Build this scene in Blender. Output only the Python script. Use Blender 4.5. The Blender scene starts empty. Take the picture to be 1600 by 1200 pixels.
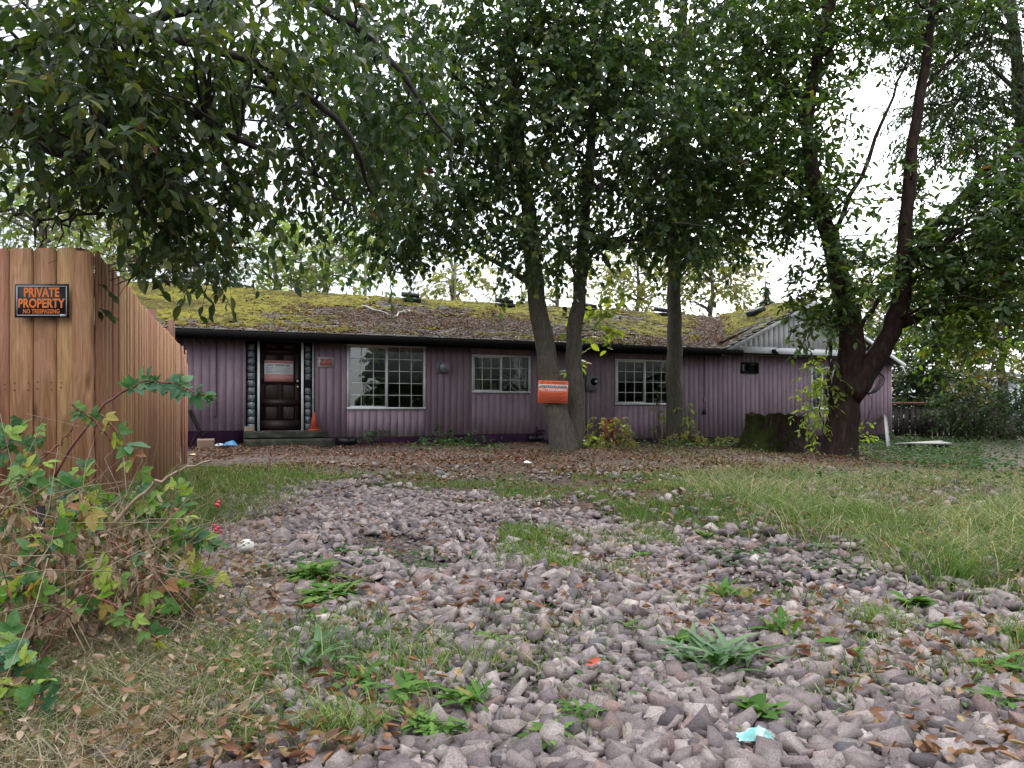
import bpy, bmesh, math, random
import numpy as np
from mathutils import Vector, Matrix

random.seed(7)
RNG = np.random.default_rng(7)
SC = bpy.context.scene
COL = SC.collection
F, EYE, HZ = 1186.0, 0.83, 640.0          # focal length and horizon in pixels of a 1600 px wide frame

# ------------------------------------------------------------------ camera, sky, sun, exposure
cam_d = bpy.data.cameras.new('camera')
cam = bpy.data.objects.new('camera', cam_d)
COL.objects.link(cam)
cam.location = (0, 0, EYE)
cam.rotation_euler = (math.pi / 2, 0, 0)
cam_d.sensor_width = 36
cam_d.lens = 36 * F / 1600
cam_d.shift_y = (HZ - 600) / 1600
cam_d.clip_start = 0.05
cam_d.clip_end = 2000
SC.camera = cam

SUN_AZ, SUN_EL = math.radians(22), math.radians(30)
SDIR = Vector((math.sin(SUN_AZ) * math.cos(SUN_EL), math.cos(SUN_AZ) * math.cos(SUN_EL), math.sin(SUN_EL)))
sun_d = bpy.data.lights.new('sun', 'SUN')
sun_d.energy = 1.5
sun_d.angle = math.radians(14)
sun_d.color = (1.0, 0.95, 0.86)
sun = bpy.data.objects.new('sun', sun_d)
COL.objects.link(sun)
sun.rotation_euler = SDIR.to_track_quat('Z', 'Y').to_euler()

world = bpy.data.worlds.new('World')
SC.world = world
world.use_nodes = True
wn, wl = world.node_tree.nodes, world.node_tree.links
wn.clear()
w_out = wn.new('ShaderNodeOutputWorld')
w_tc = wn.new('ShaderNodeTexCoord')
w_sky = wn.new('ShaderNodeTexSky')
w_sky.sky_type = 'NISHITA'
w_sky.sun_disc = False
w_sky.sun_elevation = SUN_EL
w_sky.sun_rotation = SUN_AZ
w_bg = wn.new('ShaderNodeBackground')
w_bg.inputs['Strength'].default_value = 0.1
wl.new(w_sky.outputs[0], w_bg.inputs[0])
# cloud deck: the standard overcast gradient (zenith brighter than horizon) and thinner cloud round the sun
w_sep = wn.new('ShaderNodeSeparateXYZ')
wl.new(w_tc.outputs['Generated'], w_sep.inputs[0])
def wmath(op, a, b=None, clamp=False):
    n = wn.new('ShaderNodeMath'); n.operation = op; n.use_clamp = clamp
    for i, x in enumerate((a, b)):
        if x is None: continue
        if isinstance(x, (int, float)): n.inputs[i].default_value = x
        else: wl.new(x, n.inputs[i])
    return n.outputs[0]
w_el = wmath('POWER', wmath('MAXIMUM', w_sep.outputs[2], 0.0), 1.6)
w_lum = wmath('MULTIPLY_ADD', w_el, 3.1); wn[-1].inputs[2].default_value = 0.46
w_dot = wn.new('ShaderNodeVectorMath'); w_dot.operation = 'DOT_PRODUCT'
wl.new(w_tc.outputs['Generated'], w_dot.inputs[0]); w_dot.inputs[1].default_value = SDIR
w_glow = wmath('POWER', wmath('MAXIMUM', w_dot.outputs['Value'], 0.0), 14.0)
w_lum2 = wmath('MULTIPLY_ADD', w_glow, 2.6); wn[-1].inputs[2].default_value = 0.0
w_tot = wmath('ADD', w_lum, w_lum2)
w_noise = wn.new('ShaderNodeTexNoise')
w_noise.inputs['Scale'].default_value = 2.6
w_noise.inputs['Detail'].default_value = 6
wl.new(w_tc.outputs['Generated'], w_noise.inputs['Vector'])
w_ramp = wn.new('ShaderNodeValToRGB')
w_ramp.color_ramp.elements[0].position = 0.36; w_ramp.color_ramp.elements[0].color = (.5, .5, .5, 1)
w_ramp.color_ramp.elements[1].position = 0.62; w_ramp.color_ramp.elements[1].color = (.96, .96, .96, 1)
wl.new(w_noise.outputs[0], w_ramp.inputs[0])
w_cbg = wn.new('ShaderNodeBackground')
w_cbg.inputs[0].default_value = (0.90, 0.95, 1.0, 1)
wl.new(w_tot, w_cbg.inputs['Strength'])
w_mix = wn.new('ShaderNodeMixShader')
wl.new(w_ramp.outputs[0], w_mix.inputs[0])
wl.new(w_bg.outputs[0], w_mix.inputs[1]); wl.new(w_cbg.outputs[0], w_mix.inputs[2])
wl.new(w_mix.outputs[0], w_out.inputs[0])

SC.view_settings.view_transform = 'Standard'
SC.view_settings.look = 'None'
SC.view_settings.gamma = 1
SC.view_settings.use_curve_mapping = False
SC.view_settings.exposure = 0.95
SC.render.engine = 'CYCLES'
SC.cycles.use_denoising = True
SC.cycles.max_bounces = 7
SC.cycles.transparent_max_bounces = 8
SC.cycles.diffuse_bounces = 4
SC.cycles.caustics_reflective = False
SC.cycles.caustics_refractive = False
SC.cycles.sample_clamp_indirect = 6

# ------------------------------------------------------------------ helpers
WM = {}                                    # world matrices of parents built so far

def thing(name, label, cat, loc=(0, 0, 0), rotz=0, group=None):
    o = bpy.data.objects.new(name, None)
    COL.objects.link(o)
    o.location = loc
    o.rotation_euler = (0, 0, rotz)
    o.empty_display_size = 0.1
    WM[o.name] = Matrix.Translation(Vector(loc)) @ Matrix.Rotation(rotz, 4, 'Z')
    return tag(o, label, cat, group)

def tag(o, label=None, cat=None, group=None, kind=None):
    if label: o['label'] = label
    if cat: o['category'] = cat
    if group: o['group'] = group
    if kind: o['kind'] = kind
    return o

def place(name, me, parent=None, matrix=None, local=False):
    o = bpy.data.objects.new(name, me)
    COL.objects.link(o)
    M = matrix if matrix is not None else Matrix.Identity(4)
    if parent is not None:
        o.parent = parent
        if not local:
            o.matrix_parent_inverse = WM[parent.name].inverted()
            WM[o.name] = M
        else:
            WM[o.name] = WM[parent.name] @ M
    else:
        WM[o.name] = M
    o.matrix_basis = M
    return o

def mesh_np(name, V, faces, mat, smooth=False, tint=None, uv=None):
    """V (n,3); faces: list of int arrays (m,k)"""
    me = bpy.data.meshes.new(name)
    V = np.asarray(V, np.float32)
    faces = [np.asarray(f, np.int32) for f in faces if len(f)]
    tot = np.concatenate([np.full(len(f), f.shape[1], np.int32) for f in faces])
    loops = np.concatenate([f.ravel() for f in faces])
    me.vertices.add(len(V)); me.vertices.foreach_set('co', V.ravel())
    me.loops.add(len(loops)); me.loops.foreach_set('vertex_index', loops)
    me.polygons.add(len(tot))
    me.polygons.foreach_set('loop_start', np.concatenate([[0], np.cumsum(tot)[:-1]]).astype(np.int32))
    if smooth: me.polygons.foreach_set('use_smooth', np.ones(len(tot), bool))
    if tint is not None:
        a = me.attributes.new('tint', 'FLOAT', 'POINT')
        a.data.foreach_set('value', np.asarray(tint, np.float32))
    if uv is not None:
        a = me.attributes.new('leafuv', 'FLOAT_VECTOR', 'POINT')
        a.data.foreach_set('vector', np.hstack([uv, np.ones((len(uv), 1))]).astype(np.float32).ravel())
    me.update(calc_edges=True)
    me.validate()
    if mat: me.materials.append(mat)
    return me

class MB:
    """collects verts and faces of one mesh"""
    def __init__(s): s.v = []; s.f = []; s.t = []; s.uv = []; s.n = 0
    def add(s, V, faces, tint=0.0, uv=None):
        V = np.asarray(V, float).reshape(-1, 3)
        for f in faces:
            f = np.asarray(f, int)
            if f.ndim == 1: f = f[None]
            if len(f): s.f.append(f + s.n)
        s.v.append(V); s.uv.append(uv)
        s.t.append(np.full(len(V), tint, float) if np.isscalar(tint) else np.asarray(tint, float))
        s.n += len(V)
        return s
    def obox(s, c, r, u, n, w, h, d, tint=0.0):
        c, r, u, n = (np.asarray(q, float) for q in (c, r, u, n))
        V = [c + r * w / 2 * a + u * h / 2 * b + n * d / 2 * e for e in (-1, 1) for b in (-1, 1) for a in (-1, 1)]
        return s.add(V, [BOXF], tint)
    def box(s, x0, x1, y0, y1, z0, z1, tint=0.0):
        V = [(x, y, z) for z in (z0, z1) for y in (y0, y1) for x in (x0, x1)]
        return s.add(V, [BOXF], tint)
    def tube(s, pts, rad, sides=8, caps=True, tint=0.0):
        pts = np.asarray(pts, float); k = len(pts)
        rad = np.full(k, rad, float) if np.isscalar(rad) else np.asarray(rad, float)
        V, Fq = tubes(pts[None], rad[None], sides)
        fs = [Fq]
        if caps: fs += [np.arange(sides)[::-1][None], (np.arange(sides) + (k - 1) * sides)[None]]
        return s.add(V, fs, tint)
    def lathe(s, c, prof, sides=16, axis=(0, 0, 1), tint=0.0):
        """prof: list of (radius, height along axis)"""
        ax = np.asarray(axis, float); c = np.asarray(c, float)
        pts = np.array([c + ax * h for r, h in prof])
        V, Fq = tubes(pts[None], np.array([[max(r, 1e-4) for r, h in prof]]), sides, axis=ax)
        k = len(prof)
        return s.add(V, [Fq, np.arange(sides)[::-1][None], (np.arange(sides) + (k - 1) * sides)[None]], tint)
    def build(s, name, mat, parent=None, local=False, smooth=False, matrix=None):
        me = mesh_np(name, np.concatenate(s.v), s.f, mat, smooth, np.concatenate(s.t), np.concatenate(s.uv) if all(q is not None for q in s.uv) else None)
        return place(name, me, parent, matrix, local)

BOXF = np.array([(0, 2, 3, 1), (4, 5, 7, 6), (0, 1, 5, 4), (2, 6, 7, 3), (0, 4, 6, 2), (1, 3, 7, 5)])

def nrm(a):
    return a / np.maximum(np.linalg.norm(a, axis=-1, keepdims=True), 1e-9)

def tubes(P, R, sides, axis=None):
    """P (T,k,3), R (T,k) -> verts, quads: one tapered tube per polyline"""
    T, k, _ = P.shape
    tang = np.gradient(P, axis=1)
    if axis is not None: tang = np.broadcast_to(axis, P.shape)
    tang = nrm(tang)
    over = nrm(P[:, -1] - P[:, 0])
    ref = np.where(np.abs(over[:, 2:3]) > .8, np.array([[1., 0, 0]]), np.array([[0., 0, 1]]))
    a = nrm(np.cross(tang, ref[:, None, :])); b = np.cross(tang, a)
    an = np.arange(sides) * 2 * np.pi / sides
    V = P[:, :, None, :] + R[:, :, None, None] * (np.cos(an)[:, None] * a[:, :, None, :] + np.sin(an)[:, None] * b[:, :, None, :])
    i = np.arange(k - 1)[:, None] * sides
    j = np.arange(sides)[None]; j2 = (j + 1) % sides
    q = np.stack([i + j, i + j2, i + sides + j2, i + sides + j], -1).reshape(-1, 4)
    Q = (q[None] + (np.arange(T) * k * sides)[:, None, None]).reshape(-1, 4)
    return V.reshape(-1, 3), Q

def scatter(mb, base, M, pos, tint):
    """base=(verts, [faces]); M (N,3,3) columns are the axes; pos (N,3); tint (N,)"""
    bv, bf = base[:2]; uv = base[2] if len(base) > 2 else None
    bv = np.asarray(bv, float); N, k = len(pos), len(bv)
    V = np.einsum('nij,kj->nki', M, bv) + pos[:, None, :]
    off = (np.arange(N) * k)[:, None, None]
    mb.add(V.reshape(-1, 3), [(np.asarray(f)[None] + off).reshape(-1, np.asarray(f).shape[1]) for f in bf], np.repeat(tint, k), None if uv is None else np.tile(uv, (N, 1)))

def frames(d, n, size, wid=1.0):
    y = nrm(d); x = nrm(np.cross(y, n)); z = np.cross(x, y)
    size = np.asarray(size, float).reshape(-1, 1)
    return np.stack([x * size * wid, y * size, z * size], -1)

def mat4(M3, p):
    M = Matrix.Identity(4)
    for i in range(3):
        for j in range(3): M[i][j] = M3[i, j]
        M[i][3] = p[i]
    return M

def rnd_unit(n):
    return nrm(RNG.normal(size=(n, 3)))

def vnoise(p, seed=0):
    p = np.asarray(p, float); i = np.floor(p).astype(np.int64); f = p - i; f = f * f * (3 - 2 * f)
    out = 0
    for dx in (0, 1):
        for dy in (0, 1):
            for dz in (0, 1):
                h = (i[..., 0] + dx) * 374761393 + (i[..., 1] + dy) * 668265263 + (i[..., 2] + dz) * 1274126177 + seed * 144665
                h = (h ^ (h >> 13)) * 1274126177 & 0x7fffffff
                h = (h ^ (h >> 16)) & 0xffff
                w = (f[..., 0] if dx else 1 - f[..., 0]) * (f[..., 1] if dy else 1 - f[..., 1]) * (f[..., 2] if dz else 1 - f[..., 2])
                out = out + w * h / 65535.0
    return out

def fbm(p, seed=0, octs=3):
    p = np.asarray(p, float); s = 0; a = .5; t = 0
    for o in range(octs):
        s = s + a * vnoise(p * 2 ** o, seed + o); t += a; a *= .5
    return s / t

def at(px, py, D):
    """the point seen at that pixel of the photograph, D metres ahead of the camera"""
    return np.array([(px - 800) / F * D, D, EYE + (HZ - py) / F * D])

def gz(x, y):
    x = np.asarray(x, float); y = np.asarray(y, float)
    s = np.clip((y - 7) / 9, 0, 1); s = s * s * (3 - 2 * s)
    far = np.clip((y - 26) / 30, 0, 1)
    base = s * (-.018 * np.clip(x, 0, 13) + .008 * np.clip(-x, 0, 8)) * (1 - far)
    return base + .018 * np.sin(x * 1.9 + y * .7) + .015 * np.sin(y * 2.3 - x * 1.1) + .012 * np.sin(x * 4.1 + 1)

def ground_px(px, py):
    D = EYE * F / max(py - HZ, 4)
    for _ in range(12):
        z = float(gz((px - 800) / F * D, D))
        D = .5 * D + .5 * (EYE - z) * F / max(py - HZ, 4)
    return np.array([(px - 800) / F * D, D, float(gz((px - 800) / F * D, D))])

def inpoly(x, y, poly):
    c = np.zeros(len(x), bool); n = len(poly)
    for i in range(n):
        x0, y0 = poly[i]; x1, y1 = poly[(i + 1) % n]
        c ^= ((y0 > y) != (y1 > y)) & (x < (x1 - x0) * (y - y0) / (y1 - y0 + 1e-12) + x0)
    return c

def gpoly(pxs):
    return [tuple(ground_px(a, b)[:2]) for a, b in pxs]

def smooth_path(pts, k, wob=0.0):
    """Catmull-Rom through pts, k samples"""
    P = np.asarray(pts, float); n = len(P)
    E = np.vstack([2 * P[0] - P[1], P, 2 * P[-1] - P[-2]])
    t = np.linspace(0, n - 1 - 1e-6, k); i = t.astype(int); f = (t - i)[:, None]
    p0, p1, p2, p3 = E[i], E[i + 1], E[i + 2], E[i + 3]
    out = .5 * (2 * p1 + (p2 - p0) * f + (2 * p0 - 5 * p1 + 4 * p2 - p3) * f ** 2 + (3 * p1 - p0 - 3 * p2 + p3) * f ** 3)
    if wob: out[1:-1] += RNG.normal(size=(k - 2, 3)) * wob
    return out

# ------------------------------------------------------------------ materials
def nodes_of(name):
    m = bpy.data.materials.new(name); m.use_nodes = True
    nt = m.node_tree; b = nt.nodes['Principled BSDF']
    return m, nt, b

def _math(nt, op, a, b=None, c=None, clamp=False):
    n = nt.nodes.new('ShaderNodeMath'); n.operation = op; n.use_clamp = clamp
    for i, x in enumerate((a, b, c)):
        if x is None: continue
        if isinstance(x, (int, float)): n.inputs[i].default_value = x
        else: nt.links.new(x, n.inputs[i])
    return n.outputs[0]

def _ramp(nt, fac, stops, mode='LINEAR'):
    n = nt.nodes.new('ShaderNodeValToRGB'); cr = n.color_ramp; cr.interpolation = mode
    while len(cr.elements) < len(stops): cr.elements.new(0.5)
    for e, (p, c) in zip(cr.elements, stops):
        e.position = p; e.color = (*c, 1)
    nt.links.new(fac, n.inputs[0])
    return n.outputs[0]

def _noise(nt, scale, mapscale=(1, 1, 1), detail=5, rough=.6, offset=None, coord='Object'):
    tc = nt.nodes.new('ShaderNodeTexCoord')
    mp = nt.nodes.new('ShaderNodeMapping'); mp.inputs['Scale'].default_value = mapscale
    nt.links.new(tc.outputs[coord], mp.inputs[0])
    if offset is not None: nt.links.new(offset, mp.inputs['Location'])
    n = nt.nodes.new('ShaderNodeTexNoise')
    n.inputs['Scale'].default_value = scale; n.inputs['Detail'].default_value = detail; n.inputs['Roughness'].default_value = rough
    nt.links.new(mp.outputs[0], n.inputs['Vector'])
    return n.outputs[0]

def _rand(nt):
    return nt.nodes.new('ShaderNodeObjectInfo').outputs['Random']

def _attr(nt):
    n = nt.nodes.new('ShaderNodeAttribute'); n.attribute_name = 'tint'
    return n.outputs['Fac']

def _mix(nt, fac, a, b, blend='MIX'):
    n = nt.nodes.new('ShaderNodeMix'); n.data_type = 'RGBA'; n.blend_type = blend
    for s, x in ((n.inputs[0], fac), (n.inputs[6], a), (n.inputs[7], b)):
        if isinstance(x, (int, float)): s.default_value = x
        elif isinstance(x, tuple): s.default_value = (*x, 1)
        else: nt.links.new(x, s)
    return n.outputs[2]

def _bump(nt, b, h, strength, dist=.01):
    n = nt.nodes.new('ShaderNodeBump'); n.inputs['Strength'].default_value = strength; n.inputs['Distance'].default_value = dist
    nt.links.new(h, n.inputs['Height']); nt.links.new(n.outputs[0], b.inputs['Normal'])

def pmat(name, stops, scale=8, mapscale=(1, 1, 1), rough=.8, bump=.3, rand=0.0, spec=.3, metal=0.0, detail=5, dist=.01, fine=0.0):
    """noise ramp colour, optional object-to-object change of value, bump"""
    m, nt, b = nodes_of(name)
    r = _rand(nt)
    off = _math(nt, 'MULTIPLY', r, 37.0)
    h = _noise(nt, scale, mapscale, detail, .62, off if rand else None)
    c = _ramp(nt, h, stops)
    if fine:
        h2 = _noise(nt, scale * 7, mapscale, 4, .7)
        c = _mix(nt, fine, c, _ramp(nt, h2, [(.3, (.35, .35, .35)), (.7, (1.5, 1.5, 1.5))]), 'MULTIPLY')
    if rand:
        v = _math(nt, 'MULTIPLY_ADD', r, rand, 1 - rand / 2)
        hs = nt.nodes.new('ShaderNodeHueSaturation'); nt.links.new(c, hs.inputs['Color']); nt.links.new(v, hs.inputs['Value'])
        c = hs.outputs[0]
    nt.links.new(c, b.inputs['Base Color'])
    b.inputs['Roughness'].default_value = rough
    b.inputs['Specular IOR Level'].default_value = spec
    b.inputs['Metallic'].default_value = metal
    if bump: _bump(nt, b, h, bump, dist)
    return m

def tmat(name, stops, rough=.85, scale=25, var=.5, bump=.4, spec=.25, mode='LINEAR'):
    """each piece picks its colour from the ramp, noise mottles it"""
    m, nt, b = nodes_of(name)
    t = _math(nt, 'FRACT', _math(nt, 'ADD', _attr(nt), _rand(nt)))
    c = _ramp(nt, t, stops, mode)
    h = _noise(nt, scale, detail=6, rough=.7)
    c = _mix(nt, var, c, _ramp(nt, h, [(.25, (.45, .45, .45)), (.75, (1.5, 1.5, 1.5))]), 'MULTIPLY')
    nt.links.new(c, b.inputs['Base Color'])
    b.inputs['Roughness'].default_value = rough
    b.inputs['Specular IOR Level'].default_value = spec
    if bump: _bump(nt, b, h, bump, .006)
    return m

def leafmat(name, stops, trans=.4, rough=.5, spec=.3, veins=0.0):
    m, nt, b = nodes_of(name)
    t = _math(nt, 'FRACT', _math(nt, 'ADD', _attr(nt), _rand(nt)))
    c = _ramp(nt, t, stops)
    at_ = nt.nodes.new('ShaderNodeAttribute'); at_.attribute_name = 'leafuv'
    sp = nt.nodes.new('ShaderNodeSeparateXYZ'); nt.links.new(at_.outputs['Vector'], sp.inputs[0])
    ax = _math(nt, 'ABSOLUTE', sp.outputs[0])
    rib = _math(nt, 'MULTIPLY', _math(nt, 'MULTIPLY_ADD', ax, -9.0, 1.0, clamp=True), sp.outputs[2])
    side = _math(nt, 'SINE', _math(nt, 'MULTIPLY', _math(nt, 'MULTIPLY_ADD', ax, -.3, sp.outputs[1]), 46.0))
    side = _math(nt, 'MULTIPLY', _math(nt, 'MULTIPLY_ADD', side, 3.0, -2.0, clamp=True), sp.outputs[2])
    vein = _math(nt, 'MAXIMUM', rib, _math(nt, 'MULTIPLY', side, .6))
    mott = _noise(nt, 60, detail=4)
    c = _mix(nt, 1.0, c, _ramp(nt, mott, [(.3, (.72, .72, .72)), (.7, (1.25, 1.25, 1.25))]), 'MULTIPLY')
    c = _mix(nt, _math(nt, 'MULTIPLY', vein, .35), c, _mix(nt, 1.0, c, (2.0, 1.9, 1.7), 'MULTIPLY'))
    if veins: _bump(nt, b, _math(nt, 'MULTIPLY', vein, -1.0), veins, .004)
    nt.links.new(c, b.inputs['Base Color'])
    b.inputs['Roughness'].default_value = rough
    b.inputs['Specular IOR Level'].default_value = spec
    tr = nt.nodes.new('ShaderNodeBsdfTranslucent')
    c2 = _mix(nt, 1.0, c, (1.5, 1.75, .7), 'MULTIPLY')
    nt.links.new(c2, tr.inputs[0])
    mx = nt.nodes.new('ShaderNodeMixShader'); mx.inputs[0].default_value = trans
    nt.links.new(b.outputs[0], mx.inputs[1]); nt.links.new(tr.outputs[0], mx.inputs[2])
    nt.links.new(mx.outputs[0], nt.nodes['Material Output'].inputs[0])
    return m

def flat(name, col, rough=.6, metal=0.0, spec=.4):
    c2 = tuple(x * .8 for x in col)
    return pmat(name, [(.3, c2), (.7, col)], 14, rough=rough, bump=.05, metal=metal, spec=spec)

M = {}
M['dirt'] = pmat('dirt', [(.25, (.028, .018, .014)), (.5, (.06, .039, .030)), (.75, (.10, .07, .055))], 3.5, rough=.95, bump=.7, detail=9, dist=.04, fine=.6)
M['gravel_dirt'] = pmat('gravel dirt', [(.3, (.035, .026, .022)), (.7, (.10, .078, .068))], 22, rough=.95, bump=.8, detail=8, dist=.03)
def stone_mat():
    m, nt, b = nodes_of('crushed stone')
    t = _math(nt, 'FRACT', _math(nt, 'ADD', _attr(nt), _rand(nt)))
    c = _ramp(nt, t, [(0, (0.145, 0.112, 0.110)), (.1, (0.228, 0.184, 0.177)), (.2, (0.102, 0.079, 0.083)), (.3, (0.267, 0.214, 0.195)), (.38, (0.078, 0.069, 0.075)), (.47, (0.183, 0.143, 0.136)), (.56, (0.243, 0.199, 0.187)),
                      (.64, (0.129, 0.099, 0.101)), (.72, (0.306, 0.256, 0.238)), (.80, (0.157, 0.122, 0.121)), (.87, (0.063, 0.055, 0.060)), (.94, (0.212, 0.139, 0.119)), (1, (0.173, 0.137, 0.132))])
    h = _noise(nt, 16, detail=8, rough=.72); g = _noise(nt, 90, detail=4, rough=.8); w = _noise(nt, 5, detail=3)
    c = _mix(nt, 1.0, c, _ramp(nt, h, [(.30, (.42, .40, .39)), (.5, (1, 1, 1)), (.70, (1.6, 1.57, 1.52))]), 'MULTIPLY')
    c = _mix(nt, .7, c, _ramp(nt, g, [(.3, (.6, .6, .6)), (.7, (1.35, 1.35, 1.35))]), 'MULTIPLY')
    c = _mix(nt, _math(nt, 'MULTIPLY', _math(nt, 'MULTIPLY_ADD', w, 6.0, -3.4, clamp=True), .5), c, (.13, .095, .072))
    nt.links.new(c, b.inputs['Base Color']); b.inputs['Roughness'].default_value = .9; b.inputs['Specular IOR Level'].default_value = .2
    _bump(nt, b, _math(nt, 'ADD', h, _math(nt, 'MULTIPLY', g, .5)), .5, .006)
    return m
M['stone'] = stone_mat()
def cedar():
    m, nt, b = nodes_of('cedar board')
    r = _rand(nt); off = _math(nt, 'MULTIPLY', r, 53.0)
    big = _noise(nt, 2.2, (3, 3, .5), 3, .5, off)
    tc = nt.nodes.new('ShaderNodeTexCoord'); sp = nt.nodes.new('ShaderNodeSeparateXYZ'); nt.links.new(tc.outputs['Object'], sp.inputs[0])
    hx = _math(nt, 'ADD', _math(nt, 'MULTIPLY', sp.outputs[0], 1.0), _math(nt, 'MULTIPLY', sp.outputs[1], .6))
    # growth rings wander along the board, closing round knots
    ph = _math(nt, 'ADD', _math(nt, 'MULTIPLY', hx, 150.0), _math(nt, 'MULTIPLY', big, 62.0))
    ring = _math(nt, 'MULTIPLY_ADD', _math(nt, 'SINE', ph), .5, .5)
    fib = _noise(nt, 30, (4, 4, .10), 5, .7, off)
    f = _math(nt, 'ADD', _math(nt, 'MULTIPLY', ring, .13), _math(nt, 'MULTIPLY', fib, .88))
    c = _ramp(nt, f, [(.26, (.19, .088, .043)), (.46, (.315, .158, .080)), (.62, (.40, .215, .118)), (.82, (.48, .285, .17))])
    st_ = _noise(nt, 5, (2, 2, .35), 5, .65, off)
    c = _mix(nt, _math(nt, 'MULTIPLY', _math(nt, 'MULTIPLY_ADD', st_, 5.0, -2.7, clamp=True), .35), c, (.12, .075, .055))
    tk = nt.nodes.new('ShaderNodeMapping'); tk.inputs['Scale'].default_value = (5, 5, 1.7); nt.links.new(tc.outputs['Object'], tk.inputs[0]); nt.links.new(off, tk.inputs['Location'])
    vo = nt.nodes.new('ShaderNodeTexVoronoi'); vo.inputs['Scale'].default_value = 1.0; nt.links.new(tk.outputs[0], vo.inputs['Vector'])
    kn = _math(nt, 'MULTIPLY_ADD', vo.outputs['Distance'], -9.0, 1.25, clamp=True)
    c = _mix(nt, _math(nt, 'MULTIPLY', kn, .75), c, (.075, .035, .02))
    v = _math(nt, 'MULTIPLY_ADD', r, .42, .80)
    hs = nt.nodes.new('ShaderNodeHueSaturation'); nt.links.new(c, hs.inputs['Color']); nt.links.new(v, hs.inputs['Value'])
    nt.links.new(_math(nt, 'MULTIPLY_ADD', r, .035, .483), hs.inputs['Hue'])
    nt.links.new(hs.outputs[0], b.inputs['Base Color'])
    b.inputs['Roughness'].default_value = .78; b.inputs['Specular IOR Level'].default_value = .2
    _bump(nt, b, f, .5, .003)
    return m
M['fence'] = cedar()
M['fence_edge'] = pmat('weathered rail', [(.3, (.12, .05, .035)), (.7, (.22, .11, .07))], 5, (6, 6, 1), rand=.3)
M['old_fence'] = pmat('grey old picket', [(.3, (.018, .014, .013)), (.7, (.055, .043, .037))], 6, (6, 6, .7), rand=.5)
M['redrail'] = pmat('red brown rail', [(.3, (.16, .06, .045)), (.7, (.26, .11, .085))], 6, rand=.3)
M['brown_post'] = pmat('orange brown post', [(.3, (.16, .075, .04)), (.7, (.28, .14, .075))], 6, (5, 5, .8), rand=.3)

def siding_mat(name, peel):
    m, nt, b = nodes_of(name)
    r = _rand(nt)
    h = _noise(nt, 3, (1.6, 1.6, .5), 7, .6)
    base = _ramp(nt, h, [(.25, (.205, .142, .172)), (.55, (.275, .194, .233)), (.8, (.325, .236, .280))])
    # dirt splashed up from the ground and bare wood where the paint has come off
    tc = nt.nodes.new('ShaderNodeTexCoord'); sp = nt.nodes.new('ShaderNodeSeparateXYZ'); nt.links.new(tc.outputs['Object'], sp.inputs[0])
    low = _math(nt, 'MULTIPLY_ADD', sp.outputs[2], -2.6, 1.75)
    pn = _noise(nt, 4, (6, 6, .8), 6, .65)
    sub = _math(nt, 'ABSOLUTE', _math(nt, 'SUBTRACT', sp.outputs[0], peel[0]))
    side = _math(nt, 'MULTIPLY_ADD', sub, -.55 / peel[1], .55, clamp=True)
    k = _math(nt, 'MULTIPLY', _math(nt, 'MAXIMUM', low, 0.0), side)
    k = _math(nt, 'ADD', k, pn)
    k = _math(nt, 'MULTIPLY_ADD', k, 9.0, -8.1, clamp=True)
    c = _mix(nt, k, base, _ramp(nt, h, [(.3, (.17, .145, .13)), (.7, (.36, .32, .30))]))
    dn = _noise(nt, 9, (1, 1, .35), 5, .7)
    dk = _math(nt, 'MULTIPLY', _math(nt, 'MULTIPLY_ADD', dn, 5.0, -2.9, clamp=True), .4)
    c = _mix(nt, dk, c, (.10, .065, .085))
    v = _math(nt, 'MULTIPLY_ADD', r, .12, .94)
    hs = nt.nodes.new('ShaderNodeHueSaturation'); nt.links.new(c, hs.inputs['Color']); nt.links.new(v, hs.inputs['Value'])
    nt.links.new(hs.outputs[0], b.inputs['Base Color'])
    b.inputs['Roughness'].default_value = .7; b.inputs['Specular IOR Level'].default_value = .25
    _bump(nt, b, h, .3, .004)
    return m

M['base_band'] = pmat('dark purple base paint', [(.3, (.045, .014, .045)), (.7, (.085, .03, .08))], 5, rough=.7)
M['white_paint'] = pmat('weathered white paint', [(.25, (.55, .56, .55)), (.45, (.74, .75, .75)), (.8, (.82, .83, .83))], 4, (3, 3, 1), rough=.6, bump=.15, rand=.12)
M['white_trim'] = pmat('white window vinyl', [(.3, (.55, .56, .55)), (.7, (.74, .75, .75))], 5, rough=.5, bump=.05)
M['dark_trim'] = flat('black gutter paint', (.010, .009, .009), .9, spec=.1)
M['metal_grey'] = flat('grey metal', (.28, .29, .31), .45, .5)
M['meter_grey'] = flat('meter grey paint', (.20, .215, .22), .5)
M['dark_metal'] = flat('dark metal', (.014, .014, .015), .7, spec=.15)
M['door_wood'] = pmat('shadow toned door wood', [(.3, (.010, .006, .005)), (.7, (.032, .017, .015))], 5, (5, 5, .7), rough=.5, bump=.2)  # shadow of the entry recess is put into the door colour
M['interior'] = flat('unlit room paint', (.06, .055, .05), .9)  # dark base tone puts the dimness behind the panes into the paint
M['curtain'] = flat('grey curtain', (.35, .34, .34), .9)
M['brass'] = flat('brass', (.65, .45, .18), .3, .9)
M['concrete'] = pmat('mossy concrete', [(.3, (.014, .016, .009)), (.55, (.04, .04, .028)), (.8, (.09, .085, .07))], 6, rough=.9, bump=.5)
M['black'] = flat('black print', (.012, .012, .014), .45)
M['white'] = flat('white print', (.72, .72, .73), .5)
M['silver'] = flat('silver print', (.50, .52, .55), .4)
M['orange'] = flat('orange print', (.80, .20, .035), .5)
M['sign_orange'] = flat('orange sign board', (.80, .17, .075), .9, spec=.1)
M['dark_red'] = flat('dark red print', (.25, .025, .015), .5)
M['faded_red'] = flat('faded red print', (.44, .15, .14), .6)
M['pale_red'] = flat('washed red print', (.55, .25, .24), .6)
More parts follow.
